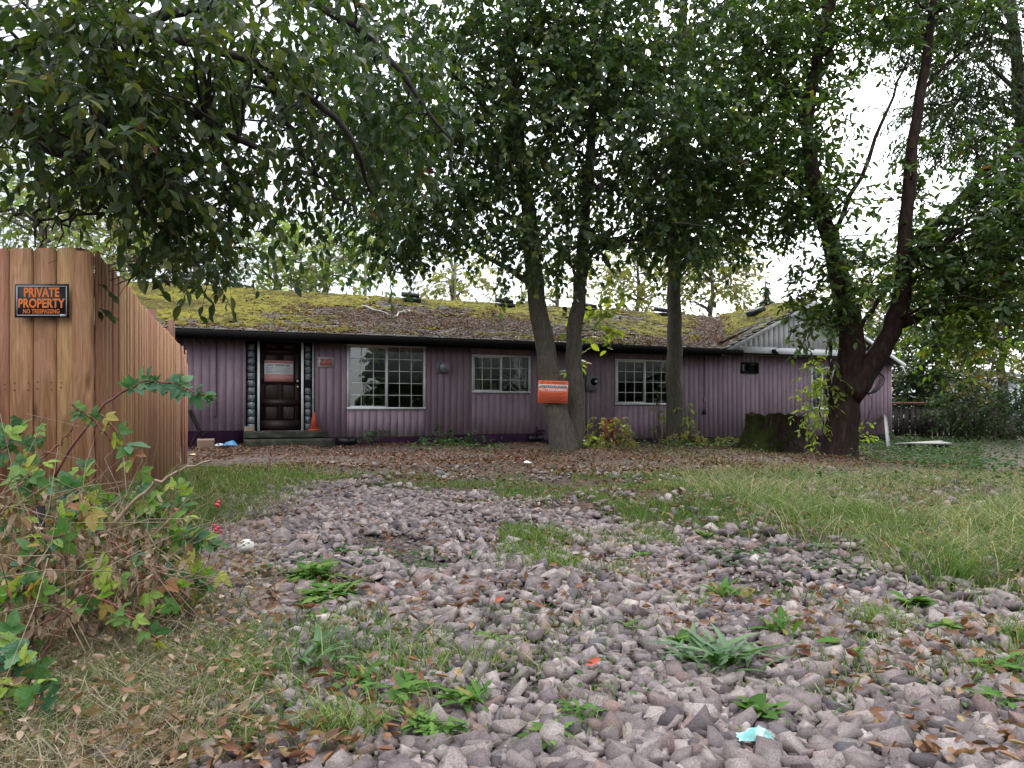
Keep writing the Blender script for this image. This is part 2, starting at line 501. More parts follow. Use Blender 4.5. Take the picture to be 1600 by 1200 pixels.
M['cone'] = flat('orange cone plastic', (.42, .075, .035), .6)
M['red_plastic'] = flat('red plastic', (.33, .05, .03), .5)
M['card'] = flat('brown card', (.30, .20, .14), .9)
M['blue'] = flat('blue plastic bag', (.10, .30, .52), .4)
M['teal'] = pmat('teal wrapper', [(.35, (.55, .58, .56)), (.5, (.16, .38, .35)), (.7, (.10, .30, .28))], 30, rough=.5, bump=.3)
M['grey_board'] = pmat('grey weathered board', [(.3, (.20, .19, .17)), (.7, (.44, .43, .40))], 6, (5, 5, .8), rand=.3)
M['cable'] = flat('black cable', (.012, .011, .012), .6)
M['shingle'] = tmat('old asphalt shingle', [(0, (.05, .042, .038)), (.35, (.10, .085, .075)), (.6, (.13, .12, .11)), (.8, (.075, .06, .05)), (1, (.15, .13, .115))], scale=9, var=.6)
M['moss'] = tmat('roof moss', [(0, (.05, .038, .016)), (.18, (.085, .073, .017)), (.38, (.165, .150, .026)), (.52, (.115, .098, .023)), (.66, (.075, .043, .024)), (.82, (.185, .168, .04)), (1, (.05, .038, .018))], rough=1, scale=30, var=.8, bump=.8, spec=.05)
M['stump_moss'] = tmat('stump moss', [(0, (.014, .016, .006)), (.35, (.030, .036, .010)), (.65, (.022, .017, .009)), (1, (.07, .074, .022))], rough=1, scale=35, var=.8, bump=.8, spec=.05)
def bark_mat():
    m, nt, b = nodes_of('grey brown bark')
    h = _noise(nt, 6, (4, 4, .9), 9, .68); f = _noise(nt, 34, (1.4, 1.4, .8), 6, .7); l = _noise(nt, 55, (1, 1, 1), 3, .6); z = _noise(nt, 2.0, (1, 1, 1), 4, .6)
    c = _ramp(nt, _math(nt, 'ADD', _math(nt, 'MULTIPLY', h, .55), _math(nt, 'MULTIPLY', f, .45)), [(.3, (.028, .022, .017)), (.48, (.085, .074, .058)), (.62, (.135, .12, .098)), (.78, (.20, .185, .155))])
    c = _mix(nt, _math(nt, 'MULTIPLY', _math(nt, 'MULTIPLY_ADD', z, 5.0, -2.7, clamp=True), .45), c, (.075, .085, .04))
    c = _mix(nt, _math(nt, 'MULTIPLY_ADD', l, 14.0, -9.6, clamp=True), c, (.40, .41, .37))
    nt.links.new(c, b.inputs['Base Color']); b.inputs['Roughness'].default_value = .95; b.inputs['Specular IOR Level'].default_value = .15
    _bump(nt, b, _math(nt, 'ADD', h, _math(nt, 'MULTIPLY', f, .5)), 1.0, .03)
    return m
M['bark'] = bark_mat()
M['plum_bark'] = pmat('dark plum bark', [(.3, (.012, .009, .008)), (.7, (.045, .036, .03))], 14, rough=.9, bump=.7)
M['red_bark'] = pmat('red brown peeling bark', [(.25, (.011, .008, .007)), (.5, (.028, .0165, .014)), (.75, (.062, .038, .031))], 5, (3, 3, .8), rough=.9, spec=.12, bump=.7, detail=9, dist=.02, fine=.4)
M['stump_wood'] = pmat('rotten stump wood', [(.3, (.010, .007, .006)), (.55, (.035, .025, .02)), (.75, (.085, .062, .048))], 7, (4, 4, .5), rough=.95, bump=1, dist=.04, spec=.1)
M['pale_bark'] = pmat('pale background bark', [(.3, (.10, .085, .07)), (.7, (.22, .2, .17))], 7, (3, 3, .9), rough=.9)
M['leaf_plum'] = leafmat('plum leaf', [(0, (.022, .040, .015)), (.25, (.034, .055, .020)), (.5, (.047, .072, .024)), (.72, (.08, .092, .024)), (.93, (.13, .135, .035)), (.985, (.12, .08, .02)), (1, (.09, .012, .015))], .4, .5, .25, .4)
M['leaf_plum_fine'] = leafmat('plum leaf outer', [(0, (.020, .038, .014)), (.4, (.030, .053, .018)), (.75, (.05, .075, .02)), (.98, (.085, .105, .03)), (1, (.09, .012, .015))], .4, .5, .25)
M['leaf_tree'] = leafmat('broad green leaf', [(0, (.019, .038, .016)), (.4, (.029, .055, .022)), (.7, (.042, .070, .026)), (.9, (.075, .105, .034)), (1, (.15, .16, .035))], .42, .5, .28)
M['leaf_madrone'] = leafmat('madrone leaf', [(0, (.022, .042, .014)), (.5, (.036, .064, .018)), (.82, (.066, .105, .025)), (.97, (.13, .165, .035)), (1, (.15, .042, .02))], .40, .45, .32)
M['leaf_backlit'] = leafmat('backlit green leaf', [(0, (.045, .085, .016)), (.5, (.085, .135, .024)), (.9, (.14, .19, .035)), (1, (.18, .06, .02))], .5, .5, .2)  # brighter madrone leaf: light shining through from behind is put into the colour
M['leaf_yellow'] = leafmat('yellow green leaf', [(0, (.12, .16, .03)), (.5, (.20, .24, .045)), (1, (.30, .30, .06))], .5)
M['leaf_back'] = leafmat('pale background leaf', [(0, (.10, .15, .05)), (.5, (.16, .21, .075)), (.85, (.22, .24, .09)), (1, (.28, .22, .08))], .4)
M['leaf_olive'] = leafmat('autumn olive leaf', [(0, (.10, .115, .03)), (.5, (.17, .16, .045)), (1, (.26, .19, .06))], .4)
M['leaf_dark'] = leafmat('dark hedge leaf', [(0, (.022, .045, .018)), (.5, (.035, .07, .025)), (.85, (.06, .095, .03)), (1, (.10, .12, .035))], .35)
M['leaf_mid'] = leafmat('mid green leaf', [(0, (.035, .07, .02)), (.5, (.06, .10, .03)), (1, (.13, .16, .045))], .42)
M['leaf_needle'] = leafmat('needles', [(0, (.024, .045, .016)), (.6, (.038, .064, .022)), (1, (.065, .09, .03))], .35)
M['leaf_bramble'] = leafmat('bramble leaf', [(0, (.04, .10, .036)), (.3, (.07, .15, .045)), (.55, (.13, .22, .05)), (.75, (.21, .29, .055)), (.92, (.27, .28, .05)), (1, (.26, .10, .06))], .35, .55, .3, .6)
M['leaf_bramble_dark'] = leafmat('blue green bramble leaf', [(0, (.035, .095, .05)), (.6, (.06, .145, .07)), (1, (.10, .20, .085))], .3, .5, .35, .6)
M['cane'] = pmat('red bramble cane', [(.3, (.09, .025, .025)), (.7, (.20, .07, .055))], 20, rough=.6, bump=.2, rand=.5)
M['dry_cane'] = pmat('dry cane', [(.3, (.15, .10, .065)), (.7, (.30, .22, .15))], 20, rough=.8, bump=.2, rand=.5)
M['dry_leaf'] = leafmat('dry curled leaf', [(0, (.14, .085, .055)), (.4, (.24, .16, .11)), (.7, (.34, .25, .18)), (1, (.17, .07, .035))], .2, .8, .2)
M['fallen'] = leafmat('fallen leaf', [(0, (.12, .048, .028)), (.3, (.19, .085, .042)), (.55, (.10, .05, .032)), (.75, (.25, .125, .06)), (.9, (.19, .12, .085)), (1, (.30, .20, .08))], .12, .7, .25)
M['litter'] = leafmat('leaf litter', [(0, (.065, .030, .022)), (.3, (.115, .052, .034)), (.55, (.16, .078, .05)), (.75, (.085, .05, .038)), (.9, (.21, .12, .075)), (1, (.27, .20, .14))], .08, .9, .1)
M['roof_litter'] = leafmat('roof leaf litter', [(0, (.09, .032, .019)), (.5, (.155, .056, .030)), (.85, (.21, .095, .05)), (1, (.30, .18, .11))], .08, .8, .2)
M['grass'] = leafmat('grass blade', [(0, (.06, .105, .026)), (.4, (.10, .16, .04)), (.75, (.15, .205, .06)), (1, (.26, .25, .12))], .3, .7, .12)
M['grass_mix'] = leafmat('long grass blade', [(0, (.06, .10, .03)), (.3, (.11, .155, .05)), (.5, (.16, .19, .07)), (.7, (.25, .23, .12)), (1, (.34, .28, .17))], .3, .7, .12)
M['straw'] = leafmat('dry grass blade', [(0, (.065, .045, .03)), (.35, (.14, .10, .068)), (.65, (.25, .195, .135)), (.88, (.36, .30, .22)), (.93, (.10, .14, .05)), (1, (.13, .18, .06))], .25, .85, .1)
M['weed'] = leafmat('weed leaf', [(0, (.045, .095, .024)), (.5, (.075, .15, .035)), (.9, (.12, .19, .05)), (1, (.20, .16, .05))], .25, .9, .06, .3)
M['weed_dark'] = leafmat('strap leaf', [(0, (.035, .085, .03)), (1, (.08, .15, .05))], .25, .45, .4)
M['ivy'] = leafmat('ground ivy leaf', [(0, (.028, .058, .022)), (.6, (.045, .088, .032)), (1, (.08, .13, .045))], .25, .7, .12)
M['berry'] = flat('pink red berry', (.45, .03, .06), .35)
M['pale_stone'] = pmat('pale round stone', [(.3, (.38, .37, .34)), (.7, (.60, .59, .55))], 30, rough=.9, bump=.4)
M['far_white'] = flat('white siding paint', (.72, .74, .76), .6)
M['far_roof'] = flat('dark neighbour roof', (.08, .08, .085), .9)
M['pole_wood'] = pmat('utility pole wood', [(.3, (.10, .085, .075)), (.7, (.18, .16, .14))], 5, (4, 4, .5))

def glass_mat(name, ior, tint, rough=0.0):
    m, nt, b = nodes_of(name)
    gl = nt.nodes.new('ShaderNodeBsdfGlossy'); gl.inputs['Roughness'].default_value = rough
    tr = nt.nodes.new('ShaderNodeBsdfTransparent'); tr.inputs[0].default_value = (*tint, 1)
    fr = nt.nodes.new('ShaderNodeFresnel'); fr.inputs[0].default_value = ior
    h = _noise(nt, 1.3, detail=2)
    bn = nt.nodes.new('ShaderNodeBump'); bn.inputs['Strength'].default_value = .06; bn.inputs['Distance'].default_value = .05
    nt.links.new(h, bn.inputs['Height']); nt.links.new(bn.outputs[0], gl.inputs['Normal'])
    mx = nt.nodes.new('ShaderNodeMixShader'); nt.links.new(fr.outputs[0], mx.inputs[0])
    nt.links.new(tr.outputs[0], mx.inputs[1]); nt.links.new(gl.outputs[0], mx.inputs[2])
    nt.links.new(mx.outputs[0], nt.nodes['Material Output'].inputs[0])
    return m
M['glass'] = glass_mat('window glass', 1.62, (.75, .8, .8))
M['glass_bright'] = glass_mat('coated window glass', 3.0, (.6, .65, .66))
def block_mat():
    m, nt, b = nodes_of('glass block')
    b.inputs['Base Color'].default_value = (.20, .26, .29, 1)
    b.inputs['Roughness'].default_value = .12; b.inputs['Specular IOR Level'].default_value = .9
    h = _noise(nt, 30, detail=2); _bump(nt, b, h, .9, .02)
    c = _ramp(nt, h, [(.35, (.03, .04, .048)), (.65, (.20, .25, .28))])
    nt.links.new(c, b.inputs['Base Color'])
    return m
M['glass_block'] = block_mat()

# ------------------------------------------------------------------ lettering (made early: needs the dependency graph)
def text_mesh(s, w, h, mat, bold=0.02):
    cu = bpy.data.curves.new('txt', 'FONT'); cu.body = s; cu.offset = bold; cu.resolution_u = 3
    ob = bpy.data.objects.new('txt', cu); COL.objects.link(ob)
    bpy.context.view_layer.update()
    me = bpy.data.meshes.new_from_object(ob.evaluated_get(bpy.context.evaluated_depsgraph_get()))
    bpy.data.objects.remove(ob)
    n = len(me.vertices); V = np.zeros(n * 3, np.float32); me.vertices.foreach_get('co', V); V = V.reshape(-1, 3)
    lo, hi = V.min(0), V.max(0)
    V[:, 0] = (V[:, 0] - (lo[0] + hi[0]) / 2) * w / (hi[0] - lo[0]); V[:, 1] = (V[:, 1] - (lo[1] + hi[1]) / 2) * h / (hi[1] - lo[1])
    me.vertices.foreach_set('co', V.ravel()); me.materials.clear(); me.materials.append(mat); me.name = 'lettering'
    return me

def basis(c, r, n):
    """4x4 with x=r, y=up, z=n at c"""
    r = Vector(r).normalized(); n = Vector(n).normalized(); u = n.cross(r)
    m = Matrix.Identity(4)
    for i in range(3): m[i][0] = r[i]; m[i][1] = u[i]; m[i][2] = n[i]; m[i][3] = c[i]
    return m

def sign_plate(name, label, c, r, n, w, h, mat, rim=None, group=None):
    B = basis(c, r, n)
    root = bpy.data.objects.new(name, None); COL.objects.link(root); root.matrix_basis = B; WM[root.name] = B
    tag(root, label, 'sign', group)
    MB().box(-w / 2, w / 2, -h / 2, h / 2, -.004, .0, 0).build('board', mat, root, local=True)
    return root

def sheet(root, x0, x1, y0, y1, z, mat, name):
    MB().box(x0, x1, y0, y1, .0005, z, 0).build(name, mat, root, local=True)

def lettering(root, s, x, y, w, h, z, mat, bold=.02):
    place('lettering', text_mesh(s, w, h, mat, bold), root, Matrix.Translation((x, y, z)), local=True)

# ------------------------------------------------------------------ house placement
HP = np.array([-6.98, 16.24, 0.0]); HC, HS = .9212, .3890
HANG = math.atan2(HS, HC)
HX, HY = np.array([HC, HS, 0.]), np.array([-HS, HC, 0.])
def U(px):
    k = (px - 800) / F
    return (k * HP[1] - HP[0]) / (HC - HS * k)
def ZW(px, py, off=0.0):
    D = HP[1] + HS * U(px) - off * HC
    return EYE + (HZ - py) / F * D
def HW(u, y, z):
    return HP + u * HX + y * HY + np.array([0, 0, z])
HN = -HY                                              # faces the camera

# signs
s = sign_plate('warning_sign', 'black sign with orange letters PRIVATE PROPERTY NO TRESPASSING on cedar fence', at(65.3, 470, 4.745), (1, 0, 0), (0, -1, 0), .338, .210, M['black'])
for x0, x1, y0, y1 in ((-.152, .152, .088, .093), (-.152, .152, -.093, -.088), (-.157, -.152, -.093, .093), (.152, .157, -.093, .093)):
    sheet(s, x0, x1, y0, y1, .0016, M['silver'], 'border')
lettering(s, 'PRIVATE', 0, .053, .222, .060, .0018, M['orange'], .035)
lettering(s, 'PROPERTY', 0, -.015, .292, .060, .0018, M['orange'], .035)
lettering(s, 'NO TRESPASSING', -.002, -.066, .228, .028, .0018, M['orange'], .02)
sheet(s, .115, .15, -.098, -.084, .003, M['silver'], 'sticker')

s = sign_plate('police_notice', 'orange city police no trespassing sign nailed to the forked tree trunk', at(864, 612.3, 15.49), (1, -.03, -.02), (0, -1, 0), .615, .455, M['sign_orange'])
sheet(s, -.3, .3, .082, .148, .003, M['white'], 'stripe')
lettering(s, 'CITY OF LYNNWOOD', 0, .185, .52, .05, .0036, M['dark_red'], .02)
lettering(s, 'LYNNWOOD POLICE', 0, .115, .55, .045, .0045, M['black'], .03)
lettering(s, 'NO TRESPASSING', 0, .045, .56, .05, .0036, M['white'], .03)
for i in range(7):
    wl_ = .54 - .05 * ((i * 7) % 3)
    sheet(s, -.28, -.28 + wl_, -.025 - i * .028 - .004, -.025 - i * .028 + .004, .003, M['dark_red'], 'print_line')

c = HW((U(413.5) + U(459)) / 2, .10, ZW(436, 579.5)); w_, h_ = U(459) - U(413.5), (596 - 563) / F * 17.0
s = sign_plate('door_notice', 'white and faded red NOTICE NO TRESPASS poster stuck on the front door', c, HX, HN, w_, h_, M['white'])
sheet(s, -w_ / 2, w_ / 2, h_ * .37, h_ / 2, .003, M['pale_red'], 'stripe')
sheet(s, -w_ / 2, w_ / 2, -h_ / 2, -h_ * .15, .003, M['pale_red'], 'stripe')
lettering(s, 'N O T I C E', 0, h_ * .435, w_ * .5, h_ * .085, .0038, M['dark_red'], .01)
lettering(s, 'NO TRESPASS', 0, h_ * .27, w_ * .76, h_ * .10, .0025, M['black'], .02)
for i in range(5):
    sheet(s, -w_ * .44, w_ * (.46 - .06 * (i % 3)), h_ * (.155 - i * .058) - .0045, h_ * (.155 - i * .058) + .0045, .003, M['meter_grey'], 'print_line')

c = HW((U(496) + U(521)) / 2, -.033, ZW(508, 566)); w_, h_ = U(521) - U(496), 16 / F * 17.2
s = sign_plate('faded_sign', 'small sun bleached PRIVATE PROPERTY sign on purple wall right of the door', c, HX, HN, w_, h_, M['silver'])
sheet(s, -w_ * .35, w_ * .42, -h_ * .36, h_ * .36, .002, M['pale_red'], 'patch')
lettering(s, 'PRIVATE', 0, h_ * .17, w_ * .6, h_ * .27, .003, M['dark_red'], .03)
lettering(s, 'PROPERTY', 0, -h_ * .17, w_ * .72, h_ * .27, .003, M['dark_red'], .03)

# ------------------------------------------------------------------ ground
def ground_sheet():
    xs = np.concatenate([[-700, -300, -120, -60], np.arange(-30, 30.01, .3), [60, 120, 300, 700]])
    ys = np.concatenate([[-300, -120, -60, -30, -12, -5], np.arange(-2, 40.01, .3), [50, 70, 120, 300, 900]])
    X, Y = np.meshgrid(xs, ys); Z = gz(X, Y) - .01
    nx, ny = len(xs), len(ys)
    i = (np.arange(ny - 1)[:, None] * nx + np.arange(nx - 1)[None]).ravel()
    me = mesh_np('ground', np.stack([X, Y, Z], -1).reshape(-1, 3), [np.stack([i, i + 1, i + nx + 1, i + nx], 1)], M['dirt'], True)
    return tag(place('ground', me), kind='structure')
GROUND = ground_sheet()

# ------------------------------------------------------------------ house
house = thing('house', 'long low purple boarded house with white gable and mossy sagging roof', 'house', tuple(HP), HANG)
UL, UR = -4.0, U(1390)                       # ends of the front wall
EAVE_Z, EAVE_Y, RIDGE_Z, RIDGE_Y = 2.50, -.45, 4.10, 4.30
PITCH = (RIDGE_Z - EAVE_Z) / (RIDGE_Y - EAVE_Y)
GU0, GUP, GU1 = U(1112), U(1255), U(1392) + .12
WS = (RIDGE_Z - EAVE_Z) / (GUP - GU0)        # wing roof slope
BOT = lambda u: ZW(330, 673) if u < U(392) else (ZW(620, 682) if u < U(700) else (ZW(775, 678) if u < U(850) else ZW(1000, 685)))

def rect(px0, px1, pt, pb):
    pm = (px0 + px1) / 2
    return [U(px0), U(px1), ZW(pm, pb), ZW(pm, pt)]
W1 = rect(542, 664.5, 539, 639.6); W2 = rect(737, 828, 555, 614); W3 = rect(961, 1049, 562, 632.5); W4 = rect(1157, 1184, 566.5, 583.5)
W5 = rect(1266, 1301, 573, 640)
ENT = [U(384.5), U(491.5), ZW(437, 673), 2.5]
OPEN = [W1, W2, W3, W4, W5, ENT]
wall = MB()
cuts = sorted({UL, UR} | {o[0] for o in OPEN} | {o[1] for o in OPEN})
for a, b in zip(cuts[:-1], cuts[1:]):
    m_ = (a + b) / 2; segs = [(-.3, 2.52)]
    for o in OPEN:
        if o[0] < m_ < o[1]: segs = [(-.3, o[2]), (o[3], 2.52)]
    for z0, z1 in segs:
        if z1 - z0 > .01: wall.box(a, b, .0, .12, z0, z1)
WALL = wall.build('wall', M['base_band'], house, local=True)
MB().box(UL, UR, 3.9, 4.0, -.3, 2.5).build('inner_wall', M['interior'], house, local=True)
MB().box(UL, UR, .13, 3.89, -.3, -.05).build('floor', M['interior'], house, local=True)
MB().box(UL - .1, UL - .002, 0, 8.5, -.3, 2.5).build('end_wall', siding_mat('purple end siding', (3.0, 2.0)), house, local=True)
side_mat = siding_mat('purple siding', ((U(545) + U(660)) / 2, 2.6))
MB().box(UR + .002, UR + .1, 0, 8.5, -.3, 2.45).build('end_wall', side_mat, house, local=True)
# siding boards, each its own piece
edges = list(np.arange(UL, UR, .166)) + [UR]
edges = sorted(set(edges) | {o[0] for o in OPEN} | {o[1] for o in OPEN})
for a, b in zip(edges[:-1], edges[1:]):
    if b - a < .02: continue
    m_ = (a + b) / 2
    top = 2.46
    segs = [(BOT(m_), top)]
    for o in OPEN:
        if o[0] - 1e-6 < m_ < o[1] + 1e-6: segs = [(BOT(m_), o[2]), (o[3], top)]
    for z0, z1 in segs:
        if z1 - z0 < .03: continue
        g = .002; j = random.uniform(0, .001)
        MB().box(a + g, b - g, -.010 - j, -.001, z0 + random.uniform(-.006, .004), z1).build('siding_board', side_mat, WALL, local=True)
# white gable band and boards over the wing
gb = MB(); gb.box(U(1118), UR, -.05, -.024, ZW(1200, 556), ZW(1200, 543)); gb.build('trim_board', M['white_paint'], house, local=True)
zb = ZW(1200, 543)
GABLE = MB().add([(GU0 + .1, .0, zb), (2 * GUP - GU0 - .1, .0, zb), (GUP, .0, RIDGE_Z - .06), (GU0 + .1, .1, zb), (2 * GUP - GU0 - .1, .1, zb), (GUP, .1, RIDGE_Z - .06)],
                 [[(0, 1, 2), (5, 4, 3)], [(0, 3, 4, 1), (1, 4, 5, 2), (2, 5, 3, 0)]]).build('gable', M['dark_metal'], house, local=True)
for a in np.arange(GU0 + .3, 2 * GUP - GU0 - .3, .19):
    b = a + .182
    zt = lambda u: RIDGE_Z - .10 - WS * abs(u - GUP)
    za, zc = zt(a), zt(b)
    if min(za, zc) < zb + .05: continue
    V = [(a, -.02, zb), (b, -.02, zb), (b, -.02, zc), (a, -.02, za), (a, -.001, zb), (b, -.001, zb), (b, -.001, zc), (a, -.001, za)]
    MB().add(V, [[(0, 1, 2, 3), (4, 7, 6, 5), (0, 4, 5, 1), (1, 5, 6, 2), (2, 6, 7, 3), (3, 7, 4, 0)]]).build('gable_board', M['white_paint'], GABLE, local=True)
# roof decks
def slab(pts, d=.05):
    """thin slab under an inclined polygon"""
    P = np.array(pts, float); n = len(P); Q = P - np.array([0, 0, d])
    f = [np.arange(n)[None], (np.arange(n)[::-1] + n)[None]]
    f.append(np.array([(i, i + n, (i + 1) % n + n, (i + 1) % n) for i in range(n)]))
    return np.vstack([P, Q]), f
zr = lambda y: EAVE_Z + PITCH * (y - EAVE_Y)
vu = lambda y: GU0 + (zr(y) - EAVE_Z) / WS               # the valley line
roof = MB()
ULR = UL - .4
roof.add(*slab([(ULR, EAVE_Y, EAVE_Z), (GU0, EAVE_Y, EAVE_Z), (GUP, RIDGE_Y, RIDGE_Z), (ULR, RIDGE_Y, RIDGE_Z)]))
roof.add(*slab([(GU0, EAVE_Y, EAVE_Z), (GUP, EAVE_Y, RIDGE_Z), (GUP, RIDGE_Y, RIDGE_Z)]))
roof.add(*slab([(GUP, EAVE_Y, RIDGE_Z), (GU1, EAVE_Y, RIDGE_Z - WS * (GU1 - GUP)), (GU1, 9, RIDGE_Z - WS * (GU1 - GUP)), (GUP, 9, RIDGE_Z)]))
roof.add(*slab([(ULR, RIDGE_Y, RIDGE_Z), (GUP, RIDGE_Y, RIDGE_Z), (GUP, 9, EAVE_Z), (ULR, 9, EAVE_Z)]))
ROOF = roof.build('roof', M['shingle'], house, local=True)
# shingles
sbase = (np.array([(x, y, z) for z in (0, 1) for y in (0, 1) for x in (-.5, .5)], float) * [.285, .21, .014], [BOXF])
def courses():
    pos, axx, axy, axz = [], [], [], []
    L = math.hypot(RIDGE_Y - EAVE_Y, RIDGE_Z - EAVE_Z); n = int(L / .145)
    ca, sa = (RIDGE_Y - EAVE_Y) / L, (RIDGE_Z - EAVE_Z) / L
    for i in range(n):
        t = i * .145; y = EAVE_Y + t * ca - .02; z = EAVE_Z + t * sa
        us = np.arange(ULR + (i % 2) * .15, min(vu(y), GUP) + .05, .30)
        for u in us:
            pos.append((u + random.uniform(-.008, .008), y + random.uniform(-.006, .006), z + .008)); axx.append((1, 0, 0)); axy.append((0, ca, sa)); axz.append((0, -sa, ca))
    L2 = math.hypot(GUP - GU0, RIDGE_Z - EAVE_Z); c2, s2 = (GUP - GU0) / L2, (RIDGE_Z - EAVE_Z) / L2
    for i in range(int(L2 / .145)):
        t = i * .145; u = GU0 + t * c2; z = EAVE_Z + t * s2
        yv = EAVE_Y + (z - EAVE_Z) / PITCH
        for y in np.arange(EAVE_Y - .05 + (i % 2) * .15, yv, .30):
            pos.append((u, y + random.uniform(-.008, .008), z + .008)); axx.append((0, -1, 0)); axy.append((c2, 0, s2)); axz.append((-s2, 0, c2))
    return np.array(pos), np.stack([np.array(axx), np.array(axy), np.array(axz)], -1).astype(float)
sp_, sm_ = courses()
tilt = np.zeros_like(sm_); k_ = RNG.uniform(-.03, .06, len(sp_))[:, None]
sm_[:, :, 1] = sm_[:, :, 1] + sm_[:, :, 2] * (-.055 + k_ * .5)
sp_ = sp_ + sm_[:, :, 2] * .012
dist_ = np.linalg.norm(HP + sp_[:, :1] * HX + sp_[:, 1:2] * HY - np.array([0, 0, EYE]), axis=1) + np.where(sp_[:, 0] < U(275), 50, 0) + np.where(sp_[:, 0] > U(850), 5, 0)
order = np.argsort(dist_)
ind, rest = order[:300], order[300:]
smb = MB(); scatter(smb, sbase, sm_[rest], sp_[rest], RNG.uniform(0, 1, len(rest)))
tag(smb.build('shingles', M['shingle'], ROOF, local=True), kind='stuff')
sme = mesh_np('shingle', sbase[0], sbase[1], M['shingle'])
for i in ind: place('shingle', sme, ROOF, mat4(sm_[i], sp_[i]), local=True)
# moss cushions and mats on the shingles
def moss_sheet():
    us = np.arange(ULR, GUP, .055); ts = np.arange(0, 1.0001, .0115)
    Ug, Tg = np.meshgrid(us, ts); Yg = EAVE_Y + Tg * (RIDGE_Y - EAVE_Y); Zg = zr(Yg)
    P = np.stack([Ug, Tg * 5, np.zeros_like(Ug)], -1)
    big = fbm(P * [.55, .8, 1], 3, 3); mid = fbm(P * [2.2, 3.2, 1], 8, 3); fine = vnoise(P * [9, 14, 1], 5)
    rows = np.sin(Tg * 5.0 / .145 * 2 * np.pi) * .09
    litter_mid = np.exp(-((Ug - U(690)) / 3.2) ** 2) * np.exp(-((Tg - .40) / .26) ** 2) * .30 + np.exp(-((Ug - vu(Yg)) / .7) ** 2) * .45
    fine2 = vnoise(P * [5, 7, 1], 15)
    dens = .155 + .62 * big + .30 * mid + .26 * fine2 + .22 * (fine - .5) + rows + .20 * (Tg - .45) - litter_mid + np.where(Ug < U(560), .09, 0) - np.where(Ug > U(830), .05, 0) - np.exp(-(Tg / .05) ** 2) * .25
    h = np.clip(dens - .60, -.5, .3) * .16 + .016 * fine + .008
    h = np.minimum(h, .04 + .02 * fine)
    keep = (h > .012) & (Ug < vu(Yg) - .02)
    Zg = Zg + h + .012; Yg = Yg - .3 * h
    nx = len(us); idx = (np.arange(len(ts) - 1)[:, None] * nx + np.arange(nx - 1)[None]).ravel()
    q = np.stack([idx, idx + 1, idx + nx + 1, idx + nx], 1)
    kk = keep.ravel(); q = q[kk[q].sum(1) >= 3]
    tint = (.15 + .7 * fbm(P * [1.1, 1.6, 1], 21, 2) + .35 * vnoise(P * [7, 9, 1], 2) + .30 * (RNG.uniform(size=Ug.shape) - .5)) % 1
    V = np.stack([Ug, Yg, Zg], -1).reshape(-1, 3) + RNG.normal(size=(Ug.size, 3)) * [.012, .008, .008]
    used = np.unique(q); re = np.zeros(len(V), int); re[used] = np.arange(len(used))
    return V[used], re[q], tint.ravel()[used]
mv, mq, mt = moss_sheet()
mm = MB(); mm.add(mv, [mq], mt)
# wing slope moss
us, ys = np.meshgrid(np.arange(GU0, GUP, .05), np.arange(EAVE_Y - .05, RIDGE_Y, .05))
zz = EAVE_Z + WS * (us - GU0); P = np.stack([us, ys, us * 0], -1)
den = .4 * fbm(P * 1.1, 31, 3) + .35 * fbm(P * 4, 33, 3) + .22 * vnoise(P * 9, 5) + .2 * (us - GU0) / (GUP - GU0)
kp = (den > .50) & (us > vu(ys) + .25)
hh = np.clip(den - .50, 0, .4) * .2 + .012
V = np.stack([us, ys, zz + hh + .016], -1).reshape(-1, 3) + RNG.normal(size=(us.size, 3)) * .008
nx = us.shape[1]; idx = (np.arange(us.shape[0] - 1)[:, None] * nx + np.arange(nx - 1)[None]).ravel()
q = np.stack([idx, idx + 1, idx + nx + 1, idx + nx], 1); q = q[kp.ravel()[q].sum(1) >= 3]
mm.add(V, [q], ((.2 + .6 * fbm(P * 2, 12, 2) + .4 * RNG.uniform(size=us.shape)).ravel()) % 1)
tag(mm.build('moss', M['moss'], ROOF, local=True, smooth=False), kind='stuff')
# gutter, fascia, barge boards
gt = MB()
for a, b in ((ULR, U(640)), (U(640) + .004, U(905)), (U(905) + .004, U(1141))):
    V = [(0, 0), (0, -.11), (.05, -.14), (.12, -.14), (.12, 0), (.10, 0), (.10, -.12), (.02, -.12), (.015, 0)]
    n = len(V); dz = random.uniform(-.012, .008)
    P = [(u, EAVE_Y - .13 + p[0], EAVE_Z + .005 + p[1] + dz) for u in (a, b) for p in V]
    gt.add(P, [[(i, (i + 1) % n, (i + 1) % n + n, i + n) for i in range(n)]])
gt.build('gutter', M['dark_trim'], house, local=True)
MB().box(ULR, GU0 + .02, EAVE_Y, EAVE_Y + .03, EAVE_Z - .19, EAVE_Z - .053).build('fascia', M['dark_trim'], house, local=True)
MB().box(ULR, UR, EAVE_Y + .032, -.03, EAVE_Z - .075, EAVE_Z - .055).build('soffit', M['dark_trim'], house, local=True)
for sgn in (-1, 1):
    e = GU0 if sgn < 0 else GU1
    za = RIDGE_Z - WS * abs(e - GUP)
    V = [(e, EAVE_Y + .02, za - .17), (GUP, EAVE_Y + .02, RIDGE_Z - .17), (GUP, EAVE_Y + .02, RIDGE_Z - .052), (e, EAVE_Y + .02, za - .052)]
    V += [(x, y - .03, z) for x, y, z in V]
    f = [(0, 1, 2, 3), (7, 6, 5, 4), (0, 4, 5, 1), (1, 5, 6, 2), (2, 6, 7, 3), (3, 7, 4, 0)]
    MB().add(V, [f]).build('barge_board', M['white_paint'], house, local=True)
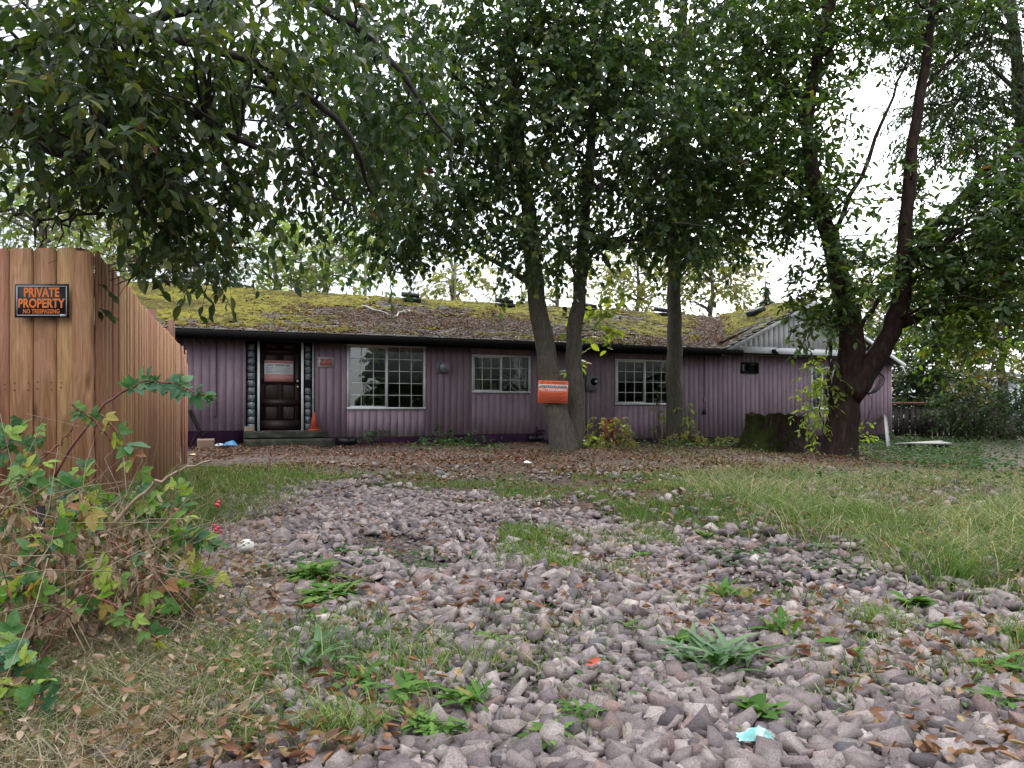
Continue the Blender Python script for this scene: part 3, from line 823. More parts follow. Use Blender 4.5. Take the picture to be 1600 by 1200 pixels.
# broken eave pieces at the right corner
bo = MB()
for k in range(1):
    a = HP * 0 + np.array([GU1 - .22 + k * .09, EAVE_Y - .12, 2.05 + .02 * k])
    bo.obox(a, nrm(np.array([.5, 0, -.85])), (0, 1, 0), nrm(np.array([.85, 0, .5])), .3, .05, .03)
bo.build('broken_trim', M['white_paint'], house, local=True)

def window(o, cols, rows, mull, glassL, glassR, fw=.05, frame_mat=None, muntin=True):
    u0, u1, z0, z1 = o; fm = frame_mat or M['white_trim']
    w = MB(); y0, y1 = -.045, .05
    w.box(u0, u1, y0, y1, z0, z0 + fw); w.box(u0, u1, y0, y1, z1 - fw, z1)
    w.box(u0, u0 + fw, y0, y1, z0 + fw, z1 - fw); w.box(u1 - fw, u1, y0, y1, z0 + fw, z1 - fw)
    W = w.build('window', fm, house, local=True)
    MB().box(mull - fw * .5, mull + fw * .5, y0 + .004, y1, z0 + fw, z1 - fw).build('mullion', fm, W, local=True)
    for a, b, gm, yo in ((u0 + fw, mull - fw * .5, glassL, .0), (mull + fw * .5, u1 - fw, glassR, .012)):
        MB().add([(a, yo + .02, z0 + fw), (b, yo + .02, z0 + fw), (b, yo + .02, z1 - fw), (a, yo + .02, z1 - fw)], [[(0, 1, 2, 3)]]).build('pane', gm, W, local=True)
        if yo == 0:   # sash rails
            ss = MB(); ss.box(a, b, y0 + .02, .012, z0 + fw, z0 + fw + .03); ss.box(a, b, y0 + .02, .012, z1 - fw - .03, z1 - fw); ss.box(a, a + .03, y0 + .02, .012, z0 + fw + .03, z1 - fw - .03)
            ss.build('sash', fm, W, local=True)
        if muntin:
            for k in range(1, cols):
                u = a + (b - a) * k / cols
                MB().box(u - .008, u + .008, yo + .004, yo + .016, z0 + fw, z1 - fw).build('muntin', fm, W, local=True)
            for k in range(1, rows):
                z = z0 + fw + (z1 - z0 - 2 * fw) * k / rows
                MB().box(a, b, yo + .002, yo + .0145, z - .008, z + .008).build('muntin', fm, W, local=True)
    return W
Wa = window(W1, 3, 5, U(604), M['glass_bright'], M['glass'])
Wb = window(W2, 3, 3, U(782.5), M['glass'], M['glass'], .045)
window(W3, 3, 4, U(1006.6), M['glass'], M['glass'])
window(W4, 1, 1, U(1170.5), M['glass'], M['glass'], .03, M['dark_metal'], False)
window(W5, 2, 3, (W5[0] + W5[1]) / 2, M['glass'], M['glass'])
# curtain and stickers in the middle window
cu = MB(); n = 14
cv = [(W2[0] + .06 + .2 * i / n * (1 - .25 * t), .10 + .02 * math.sin(i * 2.1), W2[2] + (W2[3] - W2[2]) * t) for t in (0, 1) for i in range(n + 1)]
cu.add(cv, [[(i, i + 1, i + n + 2, i + n + 1) for i in range(n)]]); cu.build('curtain', M['curtain'], house, local=True)
for px, py, w, h in ((790, 605, .09, .11), (819.5, 600, .07, .08)):
    MB().box(U(px) - w / 2, U(px) + w / 2, .034, .037, ZW(px, py) - h / 2, ZW(px, py) + h / 2).build('sticker', M['silver'], Wb, local=True)
MB().box(U(771), U(779), .14, .3, W2[2] + .0, W2[2] + .24).build('box', M['card'], house, local=True)

# entry: recess, glass block columns, door
ez0, ez1 = ENT[2], 2.44
en = MB(); en.box(ENT[0], ENT[1], .20, .24, ez0 - .3, 2.5)
en.box(ENT[0], ENT[0] + .015, -.03, .199, ez0, ez1); en.box(U(399.6), U(402), -.02, .199, ez0, ez1); en.box(U(474), U(475.6), -.02, .199, ez0, ez1)
en.box(U(402), U(474), -.02, .199, ez1 - .03, ez1); en.build('entry_frame', M['dark_trim'], house, local=True)
MB().box(U(402.0) + .003, U(405.6), -.06, .0, ez0, ez1 - .04).build('door_trim', M['white_paint'], house, local=True)
MB().box(U(470.5), U(474) - .003, -.06, .0, ez0, ez1 - .04).build('door_trim', M['white_paint'], house, local=True)
MB().box(U(487.5), U(490.2), -.06, .0, ez0 + .05, ez1 - .04).build('door_trim', M['grey_board'], house, local=True)
for px0, px1, n in ((386.5, 399.2, 12), (476.5, 486.6, 12)):
    a, b = U(px0), U(px1)
    BP = MB().box(a - .01, b + .01, .06, .18, ez0, ez1 - .05).build('glass_block_column', M['dark_metal'], house, local=True)
    hgt = (ez1 - .14 - ez0) / n
    for k in range(n):
        if px0 > 400 and k == 6: continue          # one block is missing and leaves a dark hole
        z0 = ez0 + .01 + k * hgt
        bb = MB(); x0, x1, z1 = a + .008, b - .008, z0 + hgt - .018; q_ = .018
        V = [(x0, .059, z0), (x1, .059, z0), (x1, .059, z1), (x0, .059, z1), (x0 + q_, .035, z0 + q_), (x1 - q_, .035, z0 + q_), (x1 - q_, .035, z1 - q_), (x0 + q_, .035, z1 - q_)]
        bb.add(V, [[(0, 1, 5, 4), (1, 2, 6, 5), (2, 3, 7, 6), (3, 0, 4, 7), (4, 5, 6, 7)]]).build('glass_block', M['glass_block'], BP, local=True)
da, db = U(405.8), U(470.2)
dm = MB(); dm.box(da, db, .14, .18, ez0, ez1 - .05)
DOOR = dm.build('door', M['door_wood'], house, local=True)
def zpx(py): return ZW(437, py)
stiles = MB(); dw = db - da
for a, b in ((0, .13), (.46, .56), (.87, 1)): stiles.box(da + dw * a, da + dw * b, .115, .139, ez0, ez1 - .06)
stiles.build('stile', M['door_wood'], DOOR, local=True)
for p0, p1 in ((673, 657), (634, 624), (600, 592), (552, 545)):
    MB().box(da + .002, db - .002, .112, .138, zpx(p0), zpx(p1)).build('rail', M['door_wood'], DOOR, local=True)
for p0, p1 in ((655, 636), (622, 602), (590, 554), (543, 536)):
    for a, b in ((.16, .43), (.59, .84)):
        x0, x1, z0, z1 = da + dw * a, da + dw * b, zpx(p0), zpx(p1)
        V = [(x0, .139, z0), (x1, .139, z0), (x1, .139, z1), (x0, .139, z1), (x0 + .03, .122, z0 + .03), (x1 - .03, .122, z0 + .03), (x1 - .03, .122, z1 - .03), (x0 + .03, .122, z1 - .03)]
        MB().add(V, [[(0, 1, 5, 4), (1, 2, 6, 5), (2, 3, 7, 6), (3, 0, 4, 7), (4, 5, 6, 7)]]).build('panel', M['door_wood'], DOOR, local=True)
kx = U(465.8)
MB().lathe((kx, .11, zpx(604)), [(.03, 0), (.03, .008), (.012, .012), (.012, .035), (.028, .045), (.03, .06), (.02, .075), (.001, .08)], 14, (0, -1, 0)).build('knob', M['brass'], DOOR, local=True, smooth=True)
MB().lathe((kx, .11, zpx(594.5)), [(.025, 0), (.025, .015), (.018, .02), (.001, .02)], 14, (0, -1, 0)).build('lock', M['silver'], DOOR, local=True, smooth=True)
# steps
def rough_box(x0, x1, y0, y1, z0, z1):
    bm = bmesh.new(); bmesh.ops.create_cube(bm, size=1)
    for v in bm.verts:
        v.co = Vector((x0 + (v.co.x + .5) * (x1 - x0), y0 + (v.co.y + .5) * (y1 - y0), z0 + (v.co.z + .5) * (z1 - z0)))
    bmesh.ops.subdivide_edges(bm, edges=bm.edges, cuts=5, use_grid_fill=True)
    V = np.array([v.co for v in bm.verts]); Fq = [[v.index for v in f.verts] for f in bm.faces]; bm.free()
    V += (fbm(V * 6, 4)[:, None] - .5) * .03
    return MB().add(V, [Fq])
rough_box(U(380), U(505), -.55, -.03, ez0 - .14, ez0 - .005).build('step', M['concrete'], house, local=True)
rough_box(U(379), U(512), -.95, -.56, -.1, ez0 - .16).build('step', M['concrete'], house, local=True)
rough_box(U(380), U(505), -.53, -.03, -.1, ez0 - .16).build('step', M['concrete'], house, local=True)
# flue vent, meter, pipes, lamp, outlet
u, z = U(689.5), ZW(689.5, 574)
v_ = MB().box(u - .14, u + .14, -.04, -.026, z - .14, z + .14).build('wall_vent', M['meter_grey'], house, local=True)
MB().lathe((u + .02, -.04, z), [(.10, 0), (.10, .10), (.125, .102), (.13, .17), (.11, .20), (.105, .20), (.09, .195), (.085, .21), (.001, .215)], 20, (0, -1, 0)).build('vent_cap', M['metal_grey'], v_, local=True)
u, z = (U(914) + U(929)) / 2, ZW(921, 599)
e_ = MB().box(u - .155, u + .155, -.16, -.03, z - .2, z + .2).build('electric_meter', M['meter_grey'], house, local=True)
MB().lathe((u + .03, -.16, z + .04), [(.095, 0), (.095, .03), (.08, .035), (.08, .11), (.06, .13), (.001, .132)], 18, (0, -1, 0)).build('meter_dial', M['dark_metal'], e_, local=True)
MB().box(u - .01, u + .07, -.30, -.293, z + .01, z + .07).build('meter_face', M['silver'], e_, local=True)
MB().tube([(u - .1, -.09, z - .2), (u - .1, -.09, -.2)], .03, 10).build('conduit', M['meter_grey'], e_, local=True)
MB().tube([(u - .22, -.06, z + .55), (u - .22, -.06, -.1)], .012, 6).build('cable', M['cable'], e_, local=True)
MB().tube(smooth_path([(u - .05, -.09, z + .2), (u - .12, -.1, z + .28), (u - .25, -.08, z + .32), (u - .33, -.05, z + .55)], 10), .02, 8).build('conduit', M['metal_grey'], e_, local=True)
pu, pz = U(836), ZW(840, 674)
MB().tube([(pu, -.12, pz - .15), (pu, -.12, pz + .12)], .025, 8).tube([(pu, -.12, pz + .02), (pu + .2, -.12, pz + .02), (pu + .2, -.12, pz - .1)], .025, 8).build('pipe', M['dark_metal'], house, local=True)
for a_ in (U(528), U(826)):
    MB().box(a_, a_ + .42, -.028, .0, .02, .17).build('crawl_vent', M['black'], house, local=True)
u, z = U(1206), ZW(1206, 549)
l_ = MB().box(u - .05, u + .05, -.12, -.051, z - .05, z + .05).build('wall_lamp', M['dark_metal'], house, local=True)
MB().lathe((u, -.10, z - .02), [(.03, 0), (.055, .03), (.065, .11), (.05, .115), (.001, .09)], 12, tuple(nrm(np.array([.2, -.7, -.6])))).build('lamp_shade', M['dark_metal'], l_, local=True)
MB().tube(smooth_path([(u + .03, -.06, z + .05), (u + .15, -.06, z + .1), (u + .3, -.06, z + .12)], 8), .006, 5).build('cable', M['cable'], l_, local=True)
u, z = U(1099), ZW(1099, 644)
o_ = MB().box(u - .045, u + .045, -.07, -.03, z - .06, z + .06).build('outlet_box', M['dark_metal'], house, local=True)
MB().tube(smooth_path([(u, -.06, z + .05), (u + .04, -.05, z + .25), (u - .03, -.045, z + .3), (u + .02, -.045, z + .6), (u, -.045, z + 1.6)], 16), .009, 5).build('cable', M['cable'], o_, local=True)
MB().tube(smooth_path([(U(338), -.04, 2.3), (U(338), -.05, 1.4), (U(338), -.06, .75), (U(336.5), -.07, .66), (U(334.5), -.07, .7)], 24), .008, 5).build('hook_cable', M['cable'], house, local=True)
# ridge and slope vents
def roof_vent(u, t):
    y = EAVE_Y + t * (RIDGE_Y - EAVE_Y); z = zr(y) + .03
    m_ = MB(); L = .36
    m_.box(u - .24, u + .24, y - .30, y + .30, z - .06, z + .05)
    V = [(u - .2, y - .26, z + .06), (u + .2, y - .26, z + .06), (u + .2, y + .26, z + .16), (u - .2, y + .26, z + .16), (u - .2, y - .26, z + .17), (u + .2, y - .26, z + .17), (u + .2, y + .26, z + .30), (u - .2, y + .26, z + .30)]
    m_.add(V, [[(0, 3, 2, 1), (4, 5, 6, 7), (0, 1, 5, 4), (1, 2, 6, 5), (2, 3, 7, 6), (3, 0, 4, 7)]])
    m_.build('roof_vent', M['dark_metal'], ROOF, local=True)
# u is found on the sight line at that height
def u_at(px, y):
    k = (px - 800) / F; p = HP + y * HY
    return (k * p[1] - p[0]) / (HC - HS * k)
for px, t in ((300, .93), (641, .92), (788, .92), (918, .93), (1036, .93)): roof_vent(u_at(px, EAVE_Y + t * (RIDGE_Y - EAVE_Y)), t)
m_ = MB(); u = GUP - .75; z = RIDGE_Z - WS * .75
m_.obox((u, 1.2, z + .12), (0, 1, 0), nrm(np.array([1, 0, WS])), nrm(np.array([-WS, 0, 1])), .45, .4, .2); m_.build('roof_vent', M['dark_metal'], ROOF, local=True)

# leaf shapes ------------------------------------------------------------------
def luv(V):
    V = np.asarray(V, float); return np.stack([V[:, 0] / max(np.abs(V[:, 0]).max(), 1e-6), V[:, 1]], 1)
LEAF = (np.array([(0, 0, 0), (-.26, .42, .06), (0, .45, 0), (.26, .42, .06), (0, 1, -.10)]), [np.array([(0, 2, 1), (0, 3, 2), (1, 2, 4), (2, 3, 4)])])
def fine_leaf(w=.24, droop=.16, st=(.18, .42, .66, .86), ws=(.72, 1.0, .78, .4), teeth=False):
    V = [(0, 0, 0)]; fs3, fs4 = [], []
    for i, (y, k) in enumerate(zip(st, ws)):
        z = -droop * y * y
        V += [(-w * k, y - (.05 if teeth and i % 2 else 0), z + .32 * w * k), (0, y, z), (w * k, y - (.05 if teeth and i % 2 else 0), z + .32 * w * k)]
    V.append((0, 1, -droop)); n = len(st)
    fs3 += [(0, 2, 1), (0, 3, 2)]
    for i in range(n - 1):
        a = 1 + 3 * i
        fs4 += [(a, a + 1, a + 4, a + 3), (a + 1, a + 2, a + 5, a + 4)]
    a = 1 + 3 * (n - 1); t = len(V) - 1
    fs3 += [(a, a + 1, t), (a + 1, a + 2, t)]
    return np.array(V, float), [np.array(fs3), np.array(fs4)], luv(V)
PLUM = fine_leaf()
TREE = fine_leaf(.31, .14, (.2, .5, .78), (.8, 1, .62))
MADR = fine_leaf(.2, .12, (.2, .5, .8), (.75, 1, .7))
BRAM = fine_leaf(.33, .2, (.08, .16, .25, .33, .42, .5, .58, .67, .75, .84, .92), (.5, .60, .92, .80, 1.04, .82, .95, .66, .70, .40, .34), True)
STRAP = fine_leaf(.07, .5, (.25, .5, .75), (.9, 1, .7))
def trifoliate():
    V, f3, f4, UV = [], [], [], []; n = 0
    for ang, off, s in ((0, .28, .8), (1.15, .16, .66), (-1.15, .16, .66)):
        v, (a, b), uv = BRAM; UV.append(uv); v = v * s; c, q = math.cos(ang), math.sin(ang)
        p = np.stack([v[:, 0] * c - v[:, 1] * q, v[:, 0] * q + v[:, 1] * c, v[:, 2] - .05 * abs(ang)], 1)
        p[:, 1] += off if ang == 0 else off
        V.append(p); f3.append(a + n); f4.append(b + n); n += len(v)
    v = np.array([(-.012, 0, 0), (.012, 0, 0), (.008, .3, .01), (-.008, .3, .01)]); V.append(v); UV.append(np.full((4, 2), .5)); f4.append(np.array([(0, 1, 2, 3)]) + n)
    return np.vstack(V), [np.vstack(f3), np.vstack(f4)], np.vstack(UV)
TRI = trifoliate()

# leaf litter lying on the roof
def roof_litter():
    n = 42000
    u = RNG.uniform(U(250), GUP, n); t = RNG.uniform(0, 1, n)
    y = EAVE_Y + t * (RIDGE_Y - EAVE_Y)
    v = vu(y)
    d = .12 + 1.25 * np.exp(-((u - U(690)) / 3.2) ** 2) * np.exp(-((t - .38) / .26) ** 2) + .7 * np.exp(-((t - .04) / .06) ** 2) + np.exp(-((u - v + .3) / .8) ** 2) + .8 * np.exp(-((u - U(1000)) / 1.8) ** 2) * np.exp(-((t - .12) / .12) ** 2)
    d *= .4 + 1.1 * fbm(np.stack([u, t * 5, u * 0], 1) * 1.7, 77)
    k = (RNG.uniform(0, 1, n) < d) & (u < v + .6)
    u, y, v = u[k], y[k], v[k]
    z = np.where(u < v, zr(y), EAVE_Z + WS * (u - GU0)) + .045 + RNG.uniform(0, .035, len(u))
    pos = HP + u[:, None] * HX + y[:, None] * HY; pos[:, 2] = z
    nn = nrm(np.array([0, 0, 1.]) + RNG.normal(size=(len(u), 3)) * .4)
    d_ = RNG.normal(size=(len(u), 3)) * [1, 1, .25]
    mb = MB(); scatter(mb, LEAF, frames(d_, nn, RNG.uniform(.035, .08, len(u))), pos, RNG.uniform(0, 1, len(u)))
    tag(mb.build('leaf_litter', M['roof_litter']), 'brown fallen leaves heaped on the mossy house roof', None, None, 'stuff')
roof_litter()
for i, (pts, lab) in enumerate(((((566, .62), (590, .5), (612, .42)), 'pale bare fallen branch lying on roof above large window'), (((618, .38), (628, .5), (640, .58)), 'short pale twig lying on roof right of the longer branch'))):
    P = []
    for px, t in pts:
        y = EAVE_Y + t * (RIDGE_Y - EAVE_Y); P.append(HW(u_at(px, y), y, zr(y) + .1))
    b_ = MB().tube(smooth_path(P, 10, .02), np.linspace(.03, .01, 10), 6)
    b_.tube(smooth_path([P[1], P[1] + np.array([.2, .3, .16]), P[1] + np.array([.5, .5, .25])], 6), np.linspace(.015, .006, 6), 5)
    tag(b_.build('fallen_branch', M['grey_board']), lab, 'branch')

# ------------------------------------------------------------------ cedar fence
FA, FB = np.array([-2.63, 4.8]), np.array([-4.95, 11.3])
fence = thing('cedar_fence', 'tall cedar privacy fence of dog eared boards turning a corner on the left', 'fence', (FA[0], FA[1], 0))
def fboard(c, r, n, w, h, z0=-.05, th=.016, ear=.018):
    """one dog-eared upright board"""
    r = nrm(np.asarray(r, float)); n = nrm(np.asarray(n, float)); c = np.asarray(c, float)
    prof = [(-w / 2, z0), (w / 2, z0), (w / 2, h - ear), (w / 2 - ear, h), (-w / 2 + ear, h), (-w / 2, h - ear)]
    V = [c + r * a + np.array([0, 0, b]) + n * e for e in (th / 2, -th / 2) for a, b in prof]
    k = 6
    f = [np.arange(k)[None], (np.arange(k)[::-1] + k)[None], np.array([(i, i + k, (i + 1) % k + k, (i + 1) % k) for i in range(k)])]
    return MB().add(V, f)
X1, Y1, NZ = np.array([1., 0, 0]), np.array([0, 1., 0]), np.array([0, 0, 1.])
fx = [-3.75, -3.605, -3.46, -3.315, -3.17, -3.023, -2.875, -2.74]
for a, b in zip(fx[:-1], fx[1:]):
    fboard(((a + b) / 2, 4.8 + random.uniform(-.003, .003), 0), X1, -Y1, b - a - random.uniform(.004, .008), 1.855 + random.uniform(-.008, .006)).build('board', M['fence'], fence)
cw = fboard((-2.69, 4.760, 0), X1, -Y1, .128, 1.825, ear=.024); cw.build('board', M['fence'], fence)
fd = nrm(np.array([*(FB - FA), 0])); fn = np.array([fd[1], -fd[0], 0])      # faces the yard
L = np.linalg.norm(FB - FA); t = .0; step = .0
splits = {13: .03, 29: .0}
k = 0
while t < L:
    w = .139 + random.uniform(-.003, .003)
    if k == 14: t += .035; step = -.035
    c = np.array([*FA, 0]) + fd * (t + w / 2) + fn * random.uniform(-.004, .004)
    d_ = fd + fn * random.uniform(-.02, .02)
    fboard(c, d_, fn, w, 1.83 + step + random.uniform(-.012, .012)).build('board', M['fence'], fence)
    t += w + random.uniform(.002, .012); k += 1
# last loose boards, one split, past the gap
for dt, h, dn in ((.16, 1.74, .03), (.30, 1.62, .05), (.47, 1.70, .06), (.62, 1.5, .06)):
    fboard(np.array([*FA, 0]) + fd * (L + dt) + fn * dn, fd + fn * random.uniform(-.1, .2), fn, .137, h + .05, ear=.05).build('board', M['fence'], fence)
for t_, h in ((2.05, 1.7), (4.2, 1.98), (5.6, 1.9), (6.75, 2.14)):
    p = np.array([*FA, 0]) + fd * t_ - fn * .10
    MB().obox(p + NZ * h / 2, fd, NZ, fn, .09, h, .09).build('post', M['fence_edge'], fence)
MB().obox((-2.79, 4.87, .93), X1, NZ, Y1, .09, 1.86, .09).build('post', M['fence_edge'], fence)
for z in (.35, 1.0, 1.62):
    MB().obox(np.array([*FA, z]) + fd * L / 2 - fn * .032, fd, NZ, fn, L, .085, .038).build('rail', M['fence_edge'], fence)
    MB().obox((-3.3, 4.831, z), X1, NZ, Y1, 1.0, .085, .038).build('rail', M['fence_edge'], fence)
nl = MB()
for a, b in zip(fx[:-1], fx[1:]):
    for z in (1.0, 1.04):
        for q in (a + .03, b - .03):
            nl.lathe((q, 4.789, z - .05 + random.uniform(0, .02)), [(.004, 0), (.003, .003)], 6, (0, -1, 0))
tag(nl.build('nail_heads', M['dark_metal'], fence), kind='stuff')

# ------------------------------------------------------------------ trees
ALL = {}
def new_tree(name, label, cat, base, group=None):
    return thing(name, label, cat, tuple(base), 0, group)

def sprays(o, d, length, nl, droop, leafsize, up=1.0, drop=.2, jit=.4, sizevar=.42, wid=1.0):
    """leaves along twigs: returns leaf matrices, positions, and twig polylines"""
    T = len(o); length = np.broadcast_to(np.asarray(length, float), (T,))
    s = (np.arange(nl) + .6) / nl
    P = o[:, None] + d[:, None] * (length[:, None] * s)[..., None]
    P[..., 2] -= droop * length[:, None] * s ** 2
    tg = np.repeat(d[:, None], nl, 1).copy(); tg[..., 2] -= 2 * droop * s
    tg = nrm(tg)
    sd = nrm(np.cross(tg, NZ) + RNG.normal(size=(T, nl, 3)) * .15)
    sg = np.where(np.arange(nl) % 2, 1, -1)[None, :, None]
    ld = tg * .5 + sd * sg * .8 + RNG.normal(size=(T, nl, 3)) * jit; ld[..., 2] -= drop
    nn = nrm(NZ * up + RNG.normal(size=(T, nl, 3)) * .55)
    sz = leafsize * (1 + sizevar * RNG.uniform(-1, .6, (T, nl)))
    Mx = frames(ld.reshape(-1, 3), nn.reshape(-1, 3), sz.ravel(), wid)
    q = np.linspace(0, 1, 4)
    tw = o[:, None] + d[:, None] * (length[:, None] * q)[..., None]; tw[..., 2] -= droop * length[:, None] * q ** 2
    return Mx, P.reshape(-1, 3), tw

def limb_points(limbs):
    return np.vstack([l[0] for l in limbs]), np.concatenate([l[1] for l in limbs])

def grow(tree, limbs, crowns, spec, seed):
    """limbs: list of (pts, radii) in world space; crowns: list of (centre, radii(3), twigs)"""
    global RNG
    RNG = np.random.default_rng(seed); random.seed(seed)
    br = []                                             # branch polylines
    LP, LR = limb_points(limbs)
    O, D = [], []
    for c, r, n in crowns:
        c = np.asarray(c, float); r = np.asarray(r, float)
        m = int(n * 2.2)
        v = rnd_unit(m) * (RNG.uniform(.06, 1, m) ** .45)[:, None]
        p = c + v * r
        keep = fbm(p * spec.get('clump', .9) + seed, seed, 2) > spec.get('gap', .42)
        p, v = p[keep][:n], v[keep][:n]
        # sub-branches reach out from the limbs to points inside the volume
        nb = max(3, n // spec.get('per', 16))
        cen = p[RNG.choice(len(p), min(nb, len(p)), replace=False)]
        bp = []
        for q in cen:
            dd = np.linalg.norm(LP - q, axis=1) + np.clip(LP[:, 2] - q[2], 0, 9) * 1.2
            j = int(np.argmin(dd)); a = LP[j]
            mid = (a + q) / 2 + NZ * np.linalg.norm(q - a) * spec.get('arch', .1)
            b_ = smooth_path([a, mid, q], 7, .02 * np.linalg.norm(q - a))
            br.append((b_, np.linspace(min(LR[j] * .55, spec.get('br', .035)), spec.get('tw', .006), 7))); bp.append(b_[2:])
        if bp:
            BPs = np.vstack(bp)
            j = np.argmin(((p[:, None] - BPs[None]) ** 2).sum(-1), 1) if len(p) * len(BPs) < 4e6 else RNG.integers(0, len(BPs), len(p))
            a = BPs[j]; g = p - a; gl = np.linalg.norm(g, axis=1, keepdims=True)
            d = nrm(g / np.maximum(gl, .01) + v * .7 + RNG.normal(size=p.shape) * .3)
        else: d = nrm(v + RNG.normal(size=p.shape) * .4)
        d[:, 2] *= .7
        O.append(p); D.append(nrm(d))
    O, D = np.vstack(O), np.vstack(D)
    Mx, P, tw = sprays(O, D, spec['twig'] * RNG.uniform(.6, 1.3, len(O)), spec['nl'], spec.get('droop', .35), spec['leaf'], drop=spec.get('drop', .3), jit=spec.get('jit', .4), wid=spec.get('wid', 1))
    lo = spec.get('keep')
    if lo is not None:
        k = lo(P); Mx, P = Mx[k], P[k]
    tint = (RNG.uniform(0, 1, len(P)) * .75 + .3 * fbm(P * 1.3, 9, 2)) % 1.0
    # branches and twigs, one joined part
    bm_ = MB()
    if br:
        V, Q = tubes(np.array([b[0] for b in br]), np.array([b[1] for b in br]), 6); bm_.add(V, [Q])
    V, Q = tubes(tw, np.broadcast_to(np.linspace(spec.get('tw', .006), spec.get('tw', .006) * .4, 4), (len(tw), 4)), 3); bm_.add(V, [Q])
    tag(bm_.build('branches', spec['bark'], tree), kind='stuff')
    base = spec['base']; n_ind = spec.get('ind', 0)
    crown = MB()
    if n_ind:
        px = 800 + F * P[:, 0] / P[:, 1]; py = HZ - F * (P[:, 2] - EYE) / P[:, 1]
        vis = (px > 5) & (px < 1595) & (py > 5) & (py < 900) & (P[:, 1] > .5)
        order = np.argsort(np.where(vis, P[:, 1], 1e6)); ind = order[:n_ind]; rest = order[n_ind:]
    else: ind, rest = [], np.arange(len(P))
    scatter(crown, base, Mx[rest], P[rest], tint[rest])
    CR = tag(crown.build('foliage', spec['mat'], tree), kind='stuff')
    if len(ind):
        me = mesh_np('leaf', base[0], base[1], spec['mat'], uv=base[2] if len(base) > 2 else None)
        for i in ind: place('leaf', me, CR, mat4(Mx[i], P[i]))
    return CR

def limb(mb, pxs, D, r0, r1, k=16, wob=.02, sides=10, flare=0.0):
    """pxs: (px, py[, D]); returns (pts, radii)"""
    P = smooth_path([at(p[0], p[1], p[2] if len(p) > 2 else D) for p in pxs], k, wob)
    R = np.linspace(r0, r1, k)
    if flare: R = R * (1 + flare * np.exp(-np.linspace(0, 1, k) * 14))
    mb.tube(P, R, sides)
    return P, R

def roughen(mb, amp, fr):
    for i, V in enumerate(mb.v):
        mb.v[i] = V + (np.stack([vnoise(V * fr, s) for s in (1, 2, 3)], -1) - .5) * amp
    return mb

def E(px, py, D, rx, ry, rd, n):
    return (at(px, py, D), (rx / F * D, rd, ry / F * D), n)

# forked tree in front of the house
g0 = ground_px(880, 702); DT = 15.8
t_ = new_tree('forked_tree', 'large leafy tree forking low into two grey trunks with an orange notice', 'tree', (at(880, 700, DT)[0], DT, float(gz(1, DT))))
limbs = []
m = MB(); limbs.append(limb(m, [(884, 716), (876, 670), (862, 610), (848, 520), (835, 440), (826, 340), (815, 250), (800, 120), (792, 0), (785, -160)], DT, .275, .06, 28, .012, 14, .22)); roughen(m, .05, 4).build('trunk', M['bark'], t_, smooth=True)
m = MB(); limbs.append(limb(m, [(896, 716), (899, 670), (900, 620), (897, 540), (903, 470), (910, 400), (915, 330), (925, 200), (930, 50), (940, -150)], DT + .25, .22, .06, 28, .012, 14, .28)); roughen(m, .05, 4).build('trunk', M['bark'], t_, smooth=True)
for pxs, r0, r1 in (([(833, 447), (800, 425), (765, 405), (720, 380), (650, 340, 15)], .075, .02), ([(826, 350), (790, 335), (745, 315), (700, 290, 14.6)], .06, .02),
                    ([(906, 425), (930, 392), (965, 352), (1010, 300, 15.3)], .06, .02), ([(838, 380), (860, 360), (890, 340), (940, 300, 14.6)], .045, .015),
                    ([(905, 440), (893, 415), (890, 390), (885, 300)], .04, .015), ([(812, 220), (760, 170), (700, 110, 15), (640, 60)], .06, .015),
                    ([(800, 140), (850, 90), (900, 20, 15), (930, -60)], .05, .015), ([(925, 210), (1000, 130), (1060, 60, 15)], .06, .015), ([(818, 280), (740, 230), (660, 190), (580, 170, 15)], .055, .015)):
    m = MB(); limbs.append(limb(m, pxs, DT, r0, r1, 12, .02, 8)); m.build('limb', M['bark'], t_, smooth=True)
spec = dict(bark=M['bark'], base=TREE, mat=M['leaf_tree'], twig=.6, nl=10, leaf=.142, droop=.5, drop=.5, ind=300, gap=.40, per=12, clump=1.3)
grow(t_, limbs, [E(790, 150, 15.6, 250, 200, 2.6, 920), E(650, 270, 15.0, 140, 110, 2.0, 420), E(600, 375, 14.8, 60, 42, 1.3, 60), E(700, 330, 15.2, 110, 60, 1.6, 130), E(960, 210, 15.2, 170, 160, 2.4, 720), E(1075, 320, 15.2, 85, 90, 1.8, 170),
                 E(960, 30, 15.8, 260, 120, 2.8, 620), E(845, 385, 15.0, 110, 32, 1.5, 120), E(640, 60, 15.5, 130, 130, 2, 190), E(780, -90, 15.6, 330, 130, 2.5, 420), E(985, 375, 15.6, 70, 26, 1, 45)], spec, 11)
# yellow-green suckers growing by it
t2 = new_tree('maple_sapling', 'thin sapling with bright yellow green leaves beside the forked trunk', 'sapling', ground_px(905, 692))
m = MB(); l_ = [limb(m, [(902, 695), (899, 640), (893, 590), (897, 540), (915, 500), (945, 470), (955, 440)], 16.8, .02, .006, 16, .02, 6)]
l_.append(limb(m, [(896, 560), (885, 545), (880, 535)], 16.8, .008, .003, 6, .01, 5)); m.build('stem', M['bark'], t2, smooth=True)
grow(t2, l_, [E(930, 500, 16.6, 32, 34, .5, 16), E(950, 462, 16.4, 24, 20, .5, 8), E(897, 555, 16.8, 9, 34, .2, 7), E(955, 520, 16.6, 18, 10, .3, 4)],
     dict(bark=M['bark'], base=TREE, mat=M['leaf_yellow'], twig=.3, nl=5, leaf=.2, droop=.2, drop=.1, per=3, tw=.003, gap=0), 12)

